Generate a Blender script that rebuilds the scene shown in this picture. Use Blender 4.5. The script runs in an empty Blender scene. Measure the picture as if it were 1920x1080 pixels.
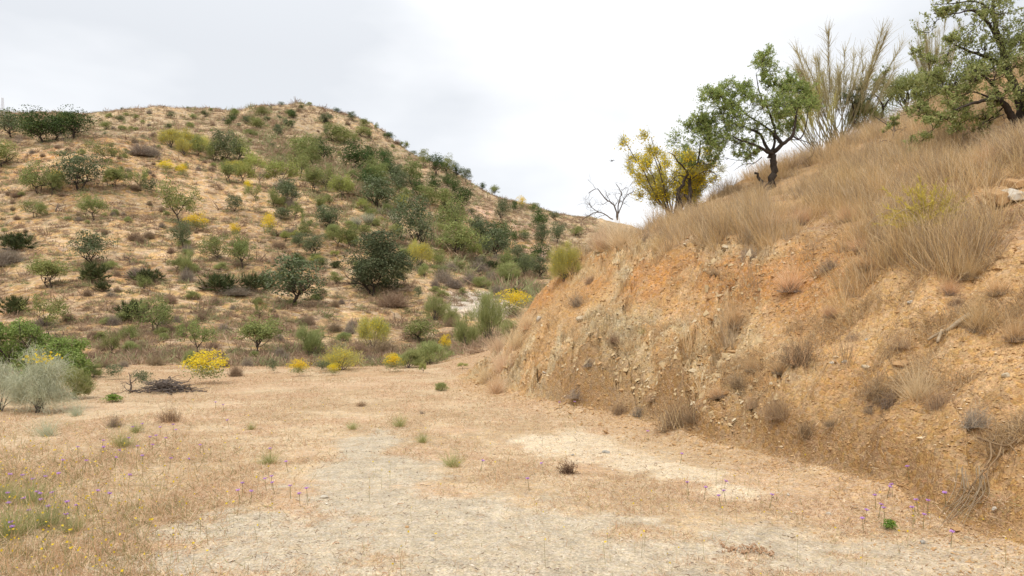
import bpy, math
import numpy as np
from mathutils import Vector, Matrix

# ------------------------------------------------------------------ camera, sky, sun, exposure
SC = bpy.context.scene
COL = bpy.data.collections.new('place'); SC.collection.children.link(COL)
F = 1280.0; EYE = 1.6; HZ = 600.0           # focal length in photo pixels, eye height, horizon row of the level camera
cd = bpy.data.cameras.new('camera'); cam = bpy.data.objects.new('camera', cd); COL.objects.link(cam)
cam.location = (0, 0, EYE); cam.rotation_euler = (math.radians(90), 0, 0)
cd.lens = 24.0; cd.sensor_width = 36.0; cd.shift_y = (HZ - 540.0) / 1920.0
cd.clip_start = 0.1; cd.clip_end = 4000
SC.camera = cam

SUN_EL, SUN_AZ = 58.0, 200.0                # soft sun behind thin cloud, behind the camera and a little to its left
world = bpy.data.worlds.new('World'); SC.world = world; world.use_nodes = True
wt = world.node_tree; wt.nodes.clear()
def wn(t, **k):
    n = wt.nodes.new(t)
    for a, v in k.items(): setattr(n, a, v)
    return n
w_out = wn('ShaderNodeOutputWorld'); w_bg = wn('ShaderNodeBackground'); w_bg.inputs['Strength'].default_value = 0.12
sky = wn('ShaderNodeTexSky', sky_type='NISHITA', sun_disc=False, sun_elevation=math.radians(SUN_EL), sun_rotation=math.radians(SUN_AZ))
tc = wn('ShaderNodeTexCoord')
mp = wn('ShaderNodeMapping'); mp.inputs['Scale'].default_value = (1.0, 1.0, 2.4); mp.inputs['Location'].default_value = (0.35, 0.2, 0.1)
n1 = wn('ShaderNodeTexNoise'); n1.inputs['Scale'].default_value = 1.7; n1.inputs['Detail'].default_value = 5; n1.inputs['Roughness'].default_value = 0.5
r1 = wn('ShaderNodeValToRGB')
r1.color_ramp.elements[0].position = 0.32; r1.color_ramp.elements[0].color = (6.5, 6.7, 7.0, 1)
r1.color_ramp.elements[1].position = 0.60; r1.color_ramp.elements[1].color = (9.0, 9.05, 9.15, 1)
sx = wn('ShaderNodeSeparateXYZ')
mr = wn('ShaderNodeMapRange'); mr.inputs['From Min'].default_value = 0.35; mr.inputs['From Max'].default_value = 1.0
mr.inputs['To Min'].default_value = 1.0; mr.inputs['To Max'].default_value = 1.45      # an overcast zenith is brighter than the horizon
mu = wn('ShaderNodeVectorMath', operation='SCALE')
mx = wn('ShaderNodeMix', data_type='RGBA'); mx.inputs['Factor'].default_value = 0.93
L = wt.links.new
L(tc.outputs['Generated'], mp.inputs['Vector']); L(mp.outputs['Vector'], n1.inputs['Vector'])
fac = n1.outputs['Fac']                      # broad grey banks of cloud towards the left and low ahead, thin white cloud between
for dv, c0, c1, amt in (((-.66, 1, .42), .84, .995, -.26), ((.02, 1, .25), .975, .999, -.10), ((.30, 1, .45), .93, .995, .15), ((-.12, 1, .48), .97, .999, .05)):
    dt = wn('ShaderNodeVectorMath', operation='DOT_PRODUCT'); dt.inputs[1].default_value = Vector(dv).normalized(); L(tc.outputs['Generated'], dt.inputs[0])
    m2 = wn('ShaderNodeMapRange', interpolation_type='SMOOTHSTEP'); m2.inputs['From Min'].default_value = c0; m2.inputs['From Max'].default_value = c1; m2.inputs['To Max'].default_value = amt
    L(dt.outputs['Value'], m2.inputs['Value']); ad = wn('ShaderNodeMath', operation='ADD'); L(fac, ad.inputs[0]); L(m2.outputs['Result'], ad.inputs[1]); fac = ad.outputs[0]
L(fac, r1.inputs['Fac'])
L(tc.outputs['Generated'], sx.inputs[0]); L(sx.outputs['Z'], mr.inputs['Value'])
L(r1.outputs['Color'], mu.inputs[0]); L(mr.outputs['Result'], mu.inputs['Scale'])
L(sky.outputs['Color'], mx.inputs[6]); L(mu.outputs['Vector'], mx.inputs[7]); L(mx.outputs[2], w_bg.inputs['Color']); L(w_bg.outputs[0], w_out.inputs['Surface'])

sl = bpy.data.lights.new('sun', 'SUN'); sl.energy = 2.4; sl.angle = math.radians(10); sl.color = (1.0, 0.95, 0.87)
sun = bpy.data.objects.new('sun', sl); COL.objects.link(sun)
_az, _el = math.radians(SUN_AZ), math.radians(SUN_EL)
_d = Vector((math.sin(_az) * math.cos(_el), math.cos(_az) * math.cos(_el), math.sin(_el)))   # towards the sun
sun.rotation_euler = _d.to_track_quat('Z', 'Y').to_euler()
vs = SC.view_settings; vs.view_transform = 'Standard'; vs.look = 'None'; vs.exposure = 0.14; vs.gamma = 1.0; vs.use_curve_mapping = False
SC.cycles.max_bounces = 6; SC.cycles.diffuse_bounces = 3; SC.cycles.transmission_bounces = 3; SC.cycles.transparent_max_bounces = 4
SC.cycles.use_denoising = True

# ------------------------------------------------------------------ noise
def _h(ix, iy, iz, s):
    n = (ix.astype(np.int64) * 374761393 + iy.astype(np.int64) * 668265263 + iz * 2147483647 + s * 974711) & 0xffffffff
    n = ((n ^ (n >> 13)) * 1274126177) & 0xffffffff
    n = ((n ^ (n >> 16)) * 2246822519) & 0xffffffff
    return ((n ^ (n >> 15)) & 0xffffff) / float(0xffffff)
def vn(x, y, s=0):
    x = np.asarray(x, float); y = np.asarray(y, float)
    ix = np.floor(x); iy = np.floor(y); fx = x - ix; fy = y - iy
    fx = fx * fx * (3 - 2 * fx); fy = fy * fy * (3 - 2 * fy)
    a = _h(ix, iy, 0, s); b = _h(ix + 1, iy, 0, s); c = _h(ix, iy + 1, 0, s); d = _h(ix + 1, iy + 1, 0, s)
    return (a + (b - a) * fx) * (1 - fy) + (c + (d - c) * fx) * fy
def fbm(x, y, o=4, s=0, g=0.5):
    t = 0; a = 1.0; n = 0
    for i in range(o):
        t = t + a * vn(x * 2 ** i + 17.3 * i, y * 2 ** i - 9.1 * i, s + i); n += a; a *= g
    return t / n
def cells(x, y, s=0):
    """nearest jittered cell: distance, gap to the second, random value, offsets to its centre"""
    ix = np.floor(x); iy = np.floor(y); shp = np.broadcast(x, y).shape
    f1 = np.full(shp, 9.0); f2 = np.full(shp, 9.0); rv = np.zeros(shp); dx = np.zeros(shp); dy = np.zeros(shp)
    for a in (-1, 0, 1):
        for b in (-1, 0, 1):
            cx = ix + a; cy = iy + b
            px = cx + _h(cx, cy, 1, s); py = cy + _h(cx, cy, 2, s); d = np.hypot(px - x, py - y)
            m = d < f1
            f2 = np.where(m, f1, np.minimum(f2, d)); f1 = np.where(m, d, f1)
            rv = np.where(m, _h(cx, cy, 3, s), rv); dx = np.where(m, x - px, dx); dy = np.where(m, y - py, dy)
    return f1, f2 - f1, rv, dx, dy
def sm(a, b, x): t = np.clip((x - a) / (b - a), 0, 1); return t * t * (3 - 2 * t)
def smin(a, b, k): h = np.clip(0.5 + 0.5 * (b - a) / k, 0, 1); return b + (a - b) * h - k * h * (1 - h)
def smax(a, b, k): return -smin(-a, -b, k)

# ------------------------------------------------------------------ terrain
# hill: for each distance, how high the ground stands along eleven bearings (written as photo rows at the eye's place)
HU = np.array([-900, 0, 150, 300, 450, 560, 650, 800, 950, 1100, 1300, 1900, 3000.])
HD = np.array([18, 23, 30, 40, 50, 60, 75, 90, 110, 130, 160, 190, 220, 270, 400, 900.])
HP = np.array([
 [689, 689, 689, 689, 689, 689, 689, 689, 686, 686, 686, 686, 686],
 [689, 690, 690, 690, 690, 690, 690, 686, 660, 660, 660, 660, 660],
 [665, 665, 668, 672, 676, 680, 683, 676, 643, 640, 640, 640, 640],
 [600, 606, 606, 612, 624, 640, 650, 655, 632, 620, 620, 620, 620],
 [520, 528, 524, 537, 558, 580, 597, 612, 606, 602, 604, 604, 604],
 [455, 465, 458, 475, 498, 520, 536, 556, 580, 588, 596, 600, 600],
 [370, 384, 376, 400, 428, 452, 472, 500, 543, 560, 580, 590, 590],
 [310, 322, 311, 337, 367, 396, 417, 450, 507, 536, 560, 580, 580],
 [255, 268, 256, 287, 318, 343, 366, 402, 468, 508, 540, 570, 570],
 [235, 240, 252, 266, 281, 297, 320, 357, 430, 478, 520, 560, 560],
 [222, 222, 240, 230, 236, 238, 258, 307, 388, 440, 500, 550, 550],
 [214, 216, 224, 201, 205, 195, 213, 296, 377, 416, 480, 540, 540],
 [216, 216, 222, 212, 212, 206, 232, 310, 382, 408, 470, 540, 540],
 [220, 219, 226, 250, 255, 250, 270, 350, 420, 416, 450, 540, 540],
 [330, 330, 330, 340, 350, 360, 380, 430, 460, 470, 480, 560, 560],
 [520, 520, 520, 520, 520, 520, 520, 520, 540, 540, 540, 570, 570.]])
HZV = EYE + (HZ - HP) / F * HD[:, None]
def _cr(p0, p1, p2, p3, t):
    return p1 + 0.5 * t * (p2 - p0 + t * (2 * p0 - 5 * p1 + 4 * p2 - p3 + t * (3 * (p1 - p2) + p3 - p0)))
def _mono(P, X, x, axis_vals):
    pass
def hill(x, y):
    yy = np.clip(y, 18.0, 880.0)
    u = 960 + F * x / np.maximum(yy, 18.0)
    ui = np.interp(u, HU, np.arange(len(HU))); di = np.interp(np.log(yy), np.log(HD), np.arange(len(HD)))
    iu = np.clip(ui.astype(int), 0, len(HU) - 2); idd = np.clip(di.astype(int), 0, len(HD) - 2)
    tu = ui - iu; td = di - idd; tu = 0.55 * tu + 0.45 * tu * tu * (3 - 2 * tu)
    def col(k):
        kk = np.clip(idd + k, 0, len(HD) - 1)
        return HZV[kk, iu] * (1 - tu) + HZV[kk, iu + 1] * tu
    c0, c1, c2, c3 = col(-1), col(0), col(1), col(2)
    # tangents in real distance, limited so that no false humps appear
    d0 = HD[np.clip(idd - 1, 0, 15)]; d1 = HD[idd]; d2 = HD[idd + 1]; d3 = HD[np.clip(idd + 2, 0, 15)]
    m = (c2 - c1) / (d2 - d1)
    ma = np.where(idd > 0, (c1 - c0) / np.maximum(d1 - d0, 1e-3), m); mb = np.where(idd < 14, (c3 - c2) / np.maximum(d3 - d2, 1e-3), m)
    t1 = 0.5 * (ma + m); t2 = 0.5 * (mb + m); h = d2 - d1
    t = np.clip((yy - d1) / h, 0, 1)
    z = c1 * (2 * t ** 3 - 3 * t * t + 1) + t1 * h * (t ** 3 - 2 * t * t + t) + c2 * (-2 * t ** 3 + 3 * t * t) + t2 * h * (t ** 3 - t * t)
    flat = sm(19.5, 25, y)
    z = z * flat
    g = sm(28, 60, y)
    # gully texture and old terraces
    z = z + g * (fbm(x * .05 + 3, y * .05, 3, 5) - .5) * (1.0 + .012 * y) * 1.6
    q = (x * .75 + y * .35)
    z = z + g * (fbm(q * .16, (y - x * .3) * .045, 3, 9) - .5) * 1.5
    z = z + sm(24, 50, y) * (fbm(x * .6, y * .6, 4, 12) - .5) * (.22 + .003 * y)
    st = 1.9
    zz = z / st + .5 * fbm(x * .06, y * .06, 2, 31); fr = zz - np.floor(zz)
    z = z + sm(36, 55, y) * (sm(.0, .35, fr) - fr) * .42 * (1 - sm(110, 150, y))
    return z

FOOT = np.array([(4.6, -40), (4.2, -8), (3.75, 0), (3.62, 3), (3.52, 4.65), (3.15, 7.3), (2.42, 8.9), (1.1, 12), (-.38, 14.6), (-1.12, 16.6), (-1.2, 18.4), (-.35, 20.6), (2.6, 24.5), (8, 30), (16, 38), (30, 50), (64, 72), (64, -40)])
def _dense(P, n=6):
    out = []
    for i in range(len(P) - 1):
        p = [P[max(i - 1, 0)], P[i], P[i + 1], P[min(i + 2, len(P) - 1)]]
        for k in range(n): out.append(_cr(*p, k / n))
    out.append(P[-1]); return np.array(out)
FD = _dense(FOOT[:17]); FD = np.vstack([FD, FOOT[17:]])
FS = np.concatenate([[0], np.cumsum(np.hypot(*np.diff(FD, axis=0).T))])
def foot_dist(x, y):
    """signed distance to the foot line of the bank (positive inside the bank) and the run along it"""
    x = np.asarray(x, float); y = np.asarray(y, float)
    best = np.full(x.shape, 1e9); ins = np.zeros(x.shape, bool); n = len(FD)
    for i in range(n):
        ax, ay = FD[i]; bx, by = FD[(i + 1) % n]
        ex, ey = bx - ax, by - ay; l2 = ex * ex + ey * ey + 1e-12
        if i < n - 2:
            t = np.clip(((x - ax) * ex + (y - ay) * ey) / l2, 0, 1)
            d = (x - ax - t * ex) ** 2 + (y - ay - t * ey) ** 2
            best = np.minimum(best, d)
        if ay != by:
            c = ((ay > y) != (by > y)) & (x < ex * (y - ay) / ey + ax); ins ^= c
    return np.where(ins, 1, -1) * np.sqrt(best), 42.2 - .45 * x + .89 * y
def bank_parts(x, y):
    t, run = foot_dist(x, y)
    t = t + (vn(run * .8, t * .55, 40) - .5) * .42 + (vn(run * 2.7, t * 1.9, 41) - .5) * .13
    nat = -.75 + .35 * x + .2 * y
    back = (-.55 * (x - 1.9) + .83 * (y - 17)) - 1.0
    nat = nat - .95 * np.log1p(np.exp(np.clip(back / .9, -30, 30))) * .9
    nat = nat + (fbm(x * .45, y * .45, 3, 50) - .5) * .7
    steep = 1.0 - .22 * sm(45.5, 44, run); nose = sm(55, 58.5, run)
    under = sm(45, 46.8, run) * (1 - sm(52.5, 54.5, run)); lip = (.10 + .46 * under) * sm(0, .24, t) * (.55 + .8 * vn(run * .8, run * 0, 43)) * (.75 + .6 * vn(run * 3.5, run * 0, 48))
    tt = np.maximum(t - .05, 0); cut = lip + tt * steep * (1 - .42 * nose * np.exp(-tt / .9) - .40 * under * np.exp(-tt / .6)) + .25 * nose * tt * sm(.8, 2.2, tt) + (fbm(run * .55, t * .8, 3, 44) - .5) * .55 * sm(0.2, 1.2, t)
    return t, run, nat, cut
def height(x, y, fine=False):
    x = np.asarray(x, float); y = np.asarray(y, float)
    z = hill(x, y)
    near = 1 - sm(22, 40, y)
    z = z + near * ((fbm(x * .35, y * .35, 3, 60) - .5) * .10 + (fbm(x * 2.2, y * 2.2, 3, 61) - .5) * .035)
    m = (x > -4) & (y < 76) & (x < 66)
    if m.any():
        xm, ym = x[m], y[m]
        t, run, nat, cut = bank_parts(xm, ym)
        k = .28
        b = smin(cut, nat, k)
        if fine:
            b = b + rock_relief(xm, ym, t, run, b, cut - nat) * sm(0.02, .3, t)
        zz = z[m]
        talus = .17 * np.exp(-np.maximum(-t, 0) / .32) * (.25 + 1.1 * fbm(xm * 1.3, ym * 1.3, 3, 63)) + (.05 * (fbm(xm * 6, ym * 6, 3, 64) - .5) * np.exp(-np.maximum(-t, 0) / .5)); zz = zz + np.where(t < 3, talus, 0) * (1 - sm(24, 30, ym))
        z[m] = np.where(t > -.5, smax(zz, b + np.minimum(t, 0) * 1.2, .10), zz)
    return z
def rock_relief(x, y, t, run, b, over):
    """broken, tilted beds of rock on the cut face; soft soil above it"""
    face = sm(.35, -.15, over)                         # 1 on the cut face, 0 on the natural slope above
    near = 1 - sm(24, 30, y)
    rocky = sm(.30, .5, fbm(run * .35 + 5, t * .5, 3, 70)) * sm(46.5, 50.5, run) * 1.25 + .18
    a = .62
    p = run * math.cos(a) + b * math.sin(a); q = -run * math.sin(a) + b * math.cos(a)
    p = p + (fbm(run * 1.1, b * 1.3, 3, 71) - .5) * .8; q = q + (fbm(run * 1.2, b * 1.2, 3, 72) - .5) * .6
    r = 0
    for sc, amp, sd in ((.62, .15, 1), (.24, .075, 2), (.1, .032, 3)):
        f1, gap, rv, dx, dy = cells(p / (sc * 1.7), q / (sc * .75), 80 + sd)
        r = r + amp * ((rv - .5) * 1.1 + dx * (_h(np.floor(rv * 999), np.floor(rv * 77), 0, 5) - .5) * 1.6 + dy * 1.0 - .35 * sm(.16, 0, gap))
    soil = (fbm(x * 2.2, y * 2.2, 4, 75) - .5) * .16 + (fbm(x * 9, y * 9, 3, 76) - .5) * .06
    f1, gap, rv, dx, dy = cells(x * 7, y * 7, 79)
    soil = soil - .10 * sm(.55, .8, vn(run * 2.2 + .5 * fbm(run, b * 1.5, 2, 77), b * .35, 78)) * sm(51, 47, run)     # rain runnels down the soft earth
    soil = soil + np.where(rv > .72, .035 * sm(.45, .1, f1), 0)
    return near * (face * (r * rocky + soil * (1.15 - rocky) * .9) + (1 - face) * soil * 1.2)

def P2W(u, py, y): return np.array([(u - 960) / F * y, y, EYE + (HZ - py) / F * y])
_YS = np.concatenate([np.arange(3.5, 30, .05), np.arange(30, 270, .25)])
_HC = {}
def hit(u, py, ymin=0, ymax=1e9):
    """where the ray of a photo pixel meets the ground: x, y, z"""
    key = round(u, 1)
    if key not in _HC: _HC[key] = height((u - 960) / F * _YS, _YS)
    zg = _HC[key]; zr = EYE + (HZ - py) / F * _YS; ok = (_YS >= ymin) & (_YS <= ymax)
    w = np.where((zg >= zr) & ok)[0]
    i = w[0] if len(w) else int(np.argmin(np.where(ok, (zr - zg) / _YS, 9)))
    y = _YS[i]; return float((u - 960) / F * y), float(y), float(zg[i])
def ground_at(x, y): return height(np.atleast_1d(np.asarray(x, float)).copy(), np.atleast_1d(np.asarray(y, float)).copy())

# ------------------------------------------------------------------ mesh helpers
class MB:
    def __init__(s): s.v = []; s.f = []; s.m = []; s.n = 0
    def add(s, v, f, mi=0):
        v = np.asarray(v, float).reshape(-1, 3); f = np.asarray(f, np.int64)
        if len(f) == 0: return s
        s.v.append(v); s.f.append(f + s.n); s.m.append(np.full(len(f), mi)); s.n += len(v); return s
    def mesh(s, name, mats, smooth=True):
        me = bpy.data.meshes.new(name)
        V = np.vstack(s.v).astype(np.float32); me.vertices.add(len(V)); me.vertices.foreach_set('co', V.ravel())
        li = np.concatenate([f.ravel() for f in s.f]); tot = np.concatenate([np.full(len(f), f.shape[1]) for f in s.f])
        me.loops.add(len(li)); me.loops.foreach_set('vertex_index', li.astype(np.int32))
        me.polygons.add(len(tot)); st = np.concatenate([[0], np.cumsum(tot)[:-1]])
        me.polygons.foreach_set('loop_start', st.astype(np.int32))
        me.polygons.foreach_set('material_index', np.concatenate(s.m).astype(np.int32))
        for m in (mats if isinstance(mats, (list, tuple)) else [mats]): me.materials.append(m)
        me.update(calc_edges=True)
        me.polygons.foreach_set('use_smooth', np.full(len(tot), bool(smooth)))
        return me
    def obj(s, name, mats, parent=None, smooth=True, loc=None):
        o = bpy.data.objects.new(name, s.mesh(name, mats, smooth)); COL.objects.link(o)
        if parent: o.parent = parent
        if loc is not None: o.location = loc
        return o
def tag(o, label=None, cat=None, group=None, kind=None):
    if label: o['label'] = label
    if cat: o['category'] = cat
    if group: o['group'] = group
    if kind: o['kind'] = kind
    return o
def empty(name, loc=(0, 0, 0), rz=0, s=1.0):
    o = bpy.data.objects.new(name, None); COL.objects.link(o); o.empty_display_size = .2
    o.location = loc; o.rotation_euler = (0, 0, rz); o.scale = (s, s, s) if np.isscalar(s) else s
    return o

# ------------------------------------------------------------------ materials
class NT:
    def __init__(s, name):
        s.m = bpy.data.materials.new(name); s.m.use_nodes = True; s.t = s.m.node_tree; s.t.nodes.clear()
        s.out = s.n('ShaderNodeOutputMaterial')
    def n(s, t, ins=None, **k):
        n = s.t.nodes.new(t)
        for a, v in k.items(): setattr(n, a, v)
        for a, v in (ins or {}).items():
            if hasattr(v, 'is_output'): s.t.links.new(v, n.inputs[a])
            else: n.inputs[a].default_value = v
        return n
    def mix(s, f, a, b, mode='MIX'):
        n = s.n('ShaderNodeMix', {0: f, 6: a, 7: b}, data_type='RGBA', blend_type=mode); return n.outputs[2]
    def ramp(s, fac, *st):
        n = s.n('ShaderNodeValToRGB', {0: fac}); e = n.color_ramp.elements
        for i, (p, c) in enumerate(st):
            if i > 1: e.new(p)
            e[i].position = p; e[i].color = (c, c, c, 1) if np.isscalar(c) else (*c, 1)
        return n.outputs[0]
    def math(s, op, a, b=0.0): return s.n('ShaderNodeMath', {0: a, 1: b}, operation=op).outputs[0]
def ground_mat(name, bump=.5, fine=1.0, pebble=38.0, var=1.0):
    g = NT(name); pos = g.n('ShaderNodeNewGeometry').outputs['Position']
    col = g.n('ShaderNodeVertexColor', layer_name='Col').outputs['Color']
    na = g.n('ShaderNodeTexNoise', {'Vector': pos, 'Scale': 2.6 * fine, 'Detail': 6.0, 'Roughness': .65})
    nb = g.n('ShaderNodeTexNoise', {'Vector': pos, 'Scale': 24 * fine, 'Detail': 6.0, 'Roughness': .7})
    vo = g.n('ShaderNodeTexVoronoi', {'Vector': pos, 'Scale': pebble * fine, 'Randomness': 1.0})
    vb = g.n('ShaderNodeTexVoronoi', {'Vector': pos, 'Scale': pebble * .35 * fine, 'Randomness': 1.0})
    f = g.math('MULTIPLY', g.ramp(na.outputs['Fac'], (.3, .80), (.7, 1.16)), g.ramp(nb.outputs['Fac'], (.3, .68), (.5, 1.0), (.72, 1.3)))
    cr = g.n('ShaderNodeSeparateColor', {0: vo.outputs['Color']}); cr2 = g.n('ShaderNodeSeparateColor', {0: vb.outputs['Color']})
    f = g.math('MULTIPLY', f, g.ramp(cr.outputs[0], (0, 1 - .26 * var), (.6, 1.02), (1, 1 + .24 * var)))
    f = g.math('MULTIPLY', f, g.ramp(cr2.outputs[1], (0, 1 - .1 * var), (1, 1 + .1 * var)))
    c = g.mix(1.0, col, g.n('ShaderNodeCombineColor', {0: f, 1: f, 2: f}).outputs[0], 'MULTIPLY')
    hs = g.n('ShaderNodeHueSaturation', {'Color': c, 'Hue': g.ramp(cr.outputs[1], (0, .5 - .012 * var), (1, .5 + .012 * var)), 'Saturation': g.ramp(cr2.outputs[0], (0, 1 - .18 * var), (1, 1 + .15 * var))})
    hgt = g.math('ADD', g.math('MULTIPLY', nb.outputs['Fac'], 1.0), g.math('MULTIPLY', vo.outputs['Distance'], -.6))
    hgt = g.math('ADD', hgt, g.math('MULTIPLY', vb.outputs['Distance'], -.8))
    bp = g.n('ShaderNodeBump', {'Height': hgt, 'Strength': bump, 'Distance': .035 / fine})
    b = g.n('ShaderNodeBsdfPrincipled', {'Base Color': hs.outputs[0], 'Roughness': .95, 'Specular IOR Level': .12, 'Normal': bp.outputs[0]})
    g.t.links.new(b.outputs[0], g.out.inputs[0]); return g.m
def leaf_mat(name, c, c2, trans=.3, tip=None, obvar=.18, rough=.7):
    """foliage: colour differs leaf by leaf and a little plant by plant"""
    g = NT(name); geo = g.n('ShaderNodeNewGeometry'); oi = g.n('ShaderNodeObjectInfo')
    col = g.mix(geo.outputs['Random Per Island'], (*c, 1), (*c2, 1))
    if tip:
        r = g.math('FRACT', g.math('MULTIPLY', geo.outputs['Random Per Island'], 17.31))
        col = g.mix(g.ramp(r, (1 - tip[1], 0.0), (1 - tip[1] + .02, 1.0)), col, (*tip[0], 1))
    val = g.math('ADD', 1 - obvar, g.math('MULTIPLY', oi.outputs['Random'], 2 * obvar))
    hue = g.math('ADD', .488, g.math('MULTIPLY', g.math('FRACT', g.math('MULTIPLY', oi.outputs['Random'], 7.7)), .024))
    hs = g.n('ShaderNodeHueSaturation', {'Color': col, 'Value': val, 'Hue': hue})
    d = g.n('ShaderNodeBsdfPrincipled', {'Base Color': hs.outputs[0], 'Roughness': rough, 'Specular IOR Level': .2})
    t = g.n('ShaderNodeBsdfTranslucent', {'Color': hs.outputs[0]})
    mm = g.n('ShaderNodeMixShader', {0: trans, 1: d.outputs[0], 2: t.outputs[0]})
    g.t.links.new(mm.outputs[0], g.out.inputs[0]); return g.m
def plain_mat(name, c, c2, sc=12, bump=.4, rough=.85, dist=.02):
    g = NT(name); tcn = g.n('ShaderNodeTexCoord').outputs['Object']
    n = g.n('ShaderNodeTexNoise', {'Vector': tcn, 'Scale': float(sc), 'Detail': 5.0, 'Roughness': .65})
    col = g.mix(g.ramp(n.outputs['Fac'], (.32, 0.), (.68, 1.)), (*c, 1), (*c2, 1))
    bp = g.n('ShaderNodeBump', {'Height': n.outputs['Fac'], 'Strength': bump, 'Distance': dist})
    b = g.n('ShaderNodeBsdfPrincipled', {'Base Color': col, 'Roughness': rough, 'Specular IOR Level': .2, 'Normal': bp.outputs[0]})
    g.t.links.new(b.outputs[0], g.out.inputs[0]); return g.m
# ------------------------------------------------------------------ ground colours (the soil's own colour, by place)
C_STRAW = np.array([.50, .375, .235]); C_STRAW2 = np.array([.41, .29, .17]); C_GRAV = np.array([.445, .372, .268]); C_PALE = np.array([.58, .47, .325])
C_ORANGE = np.array([.46, .245, .10]); C_BROWN = np.array([.40, .235, .10]); C_TAN = np.array([.52, .325, .155]); C_RPALE = np.array([.58, .44, .255])
C_RGREY = np.array([.42, .345, .215]); C_HILL = np.array([.46, .31, .165]); C_HILL2 = np.array([.33, .205, .105]); C_HSCRUB = np.array([.32, .235, .135]); C_WHITE = np.array([.50, .46, .40])
def px_of(x, y, z): return 960 + F * x / y, HZ - (z - EYE) / y * F
def blob(x, y, pts):
    """soft mask round ground places (u, row, radius along, radius across)"""
    m = np.zeros(x.shape)
    for u, py, rx, ry in pts:
        cx, cy, _ = hit(u, py); m = np.maximum(m, np.exp(-(((x - cx) / rx) ** 2 + ((y - cy) / ry) ** 2)))
    return m
def lerp(a, b, t): return a + (b - a) * t[..., None]
GRAV = [(480, 980, .5, .4), (560, 1000, .8, .5), (860, 960, .9, .6), (980, 990, .9, .5), (1100, 1030, .9, .4), (1500, 1030, .9, .25), (1850, 1060, .7, .25), (1600, 1060, .8, .25), (1000, 1070, 1.6, .3), (660, 880, .5, .8), (430, 1000, .7, .35), (330, 1060, .6, .3), (700, 950, .75, .9), (620, 1000, .8, .7), (820, 1010, 1.0, .6), (740, 880, .6, 1.1), (690, 840, .4, 1.3), (960, 1050, 1.2, .35), (1150, 1060, .9, .35), (1400, 1010, .6, .35), (1700, 1040, .6, .3), (1250, 1040, .6, .3), (520, 1050, .9, .4)]
PALE = [(1030, 840, .55, .8), (1070, 830, .8, .8), (1120, 850, .6, .6), (1180, 860, .6, .6), (1200, 870, .5, .5), (1290, 890, .45, .45), (1380, 925, .35, .35), (1080, 815, .4, .8), (1000, 825, .35, .5)]
def color_ground(x, y, z):
    n1 = fbm(x * .7, y * .7, 4, 101); n2 = fbm(x * 2.6, y * 2.6, 4, 102); n3 = fbm(x * 9, y * 9, 3, 103)
    c = lerp(np.broadcast_to(C_STRAW, x.shape + (3,)), C_STRAW2, sm(.36, .62, n1 * .5 + n2 * .5)); c = lerp(c, np.array([.48, .30, .185]), sm(.5, .66, fbm(x * 1.1 + 7, y * 1.1, 3, 104)) * .35)
    edge = (n2 - .5) * 1.1 + (n3 - .5) * .5
    g = sm(.20, .78, blob(x, y, GRAV) + edge * .95); c = lerp(c, C_GRAV * (.86 + .25 * n3[..., None]), g * .95)
    p = sm(.3, .85, blob(x, y, PALE) + edge * 1.0); c = lerp(c, C_PALE, p)
    t, run = foot_dist(x, y); a = np.exp(-np.maximum(-t, 0) / .55) * sm(.3, .55, n2 + .2); c = lerp(c, np.array([.43, .28, .15]), np.clip(a, 0, 1) * .85)
    o = sm(16, 20, y) * sm(.4, .6, n1); c = lerp(c, np.array([.42, .27, .15]), o * .6)
    return c, g, p
def color_hill(x, y, z):
    n0 = fbm(x * .055, y * .055, 3, 111); n1 = fbm(x * .35, y * .35, 4, 112); n2 = fbm(x * 1.6, y * 1.6, 4, 113)
    c = lerp(np.broadcast_to(C_HILL, x.shape + (3,)), C_HILL2, sm(.35, .65, .5 * n0 + .5 * n1))
    c = lerp(c, np.array([.50, .27, .115]), sm(.54, .66, n0) * sm(.4, .6, n1) * .5)
    u, py = px_of(x, y, z)
    up = sm(118, 134, y); c = lerp(c, np.array([.40, .31, .20]), up * .55); c = c * (.84 + .34 * sm(.3, .7, fbm(x * .09 + 9, y * .09, 3, 118)))[..., None]                                # upper peaked hill: greyer scrub between paler soil
    gul = sm(70, 0, np.abs(py - (235 + (u - 480) * .62))) * sm(420, 520, u)
    c = lerp(c, C_HSCRUB, np.clip(sm(.42, .60, n2) * (.30 + .40 * up) + .45 * gul, 0, .8))
    w = np.exp(-(((u - 905) / 85) ** 2 + ((py - 568) / 30) ** 2)); c = lerp(c, C_WHITE, sm(.3, .6, w + (n1 - .5) * .9 + (n2 - .5) * .4) * .7)
    w = np.exp(-(((u - 810) / 50) ** 2 + ((py - 475) / 22) ** 2)); c = lerp(c, C_HILL * 1.12, sm(.25, .5, w))
    # bare scars of red and pale soil on the right flank
    s = 0
    for a, b, ra, rb in ((820, 305, 40, 16), (900, 400, 34, 16), (980, 435, 40, 18), (655, 300, 20, 16), (1010, 475, 40, 16), (700, 350, 24, 20)):
        s = np.maximum(s, np.exp(-(((u - a) / ra) ** 2 + ((py - b) / rb) ** 2)))
    c = lerp(c, np.array([.50, .33, .215]), sm(.3, .65, s + (n1 - .5) * .6) * sm(60, 80, y))
    c = lerp(c, np.array([.58, .43, .26]), sm(.56, .72, n1) * sm(.35, .6, n2) * .35 * (1 - up * .5))
    # the foot of the hill is litter-strewn and redder
    c = lerp(c, np.array([.43, .275, .15]), sm(38, 28, y) * .7)
    return c
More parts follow.
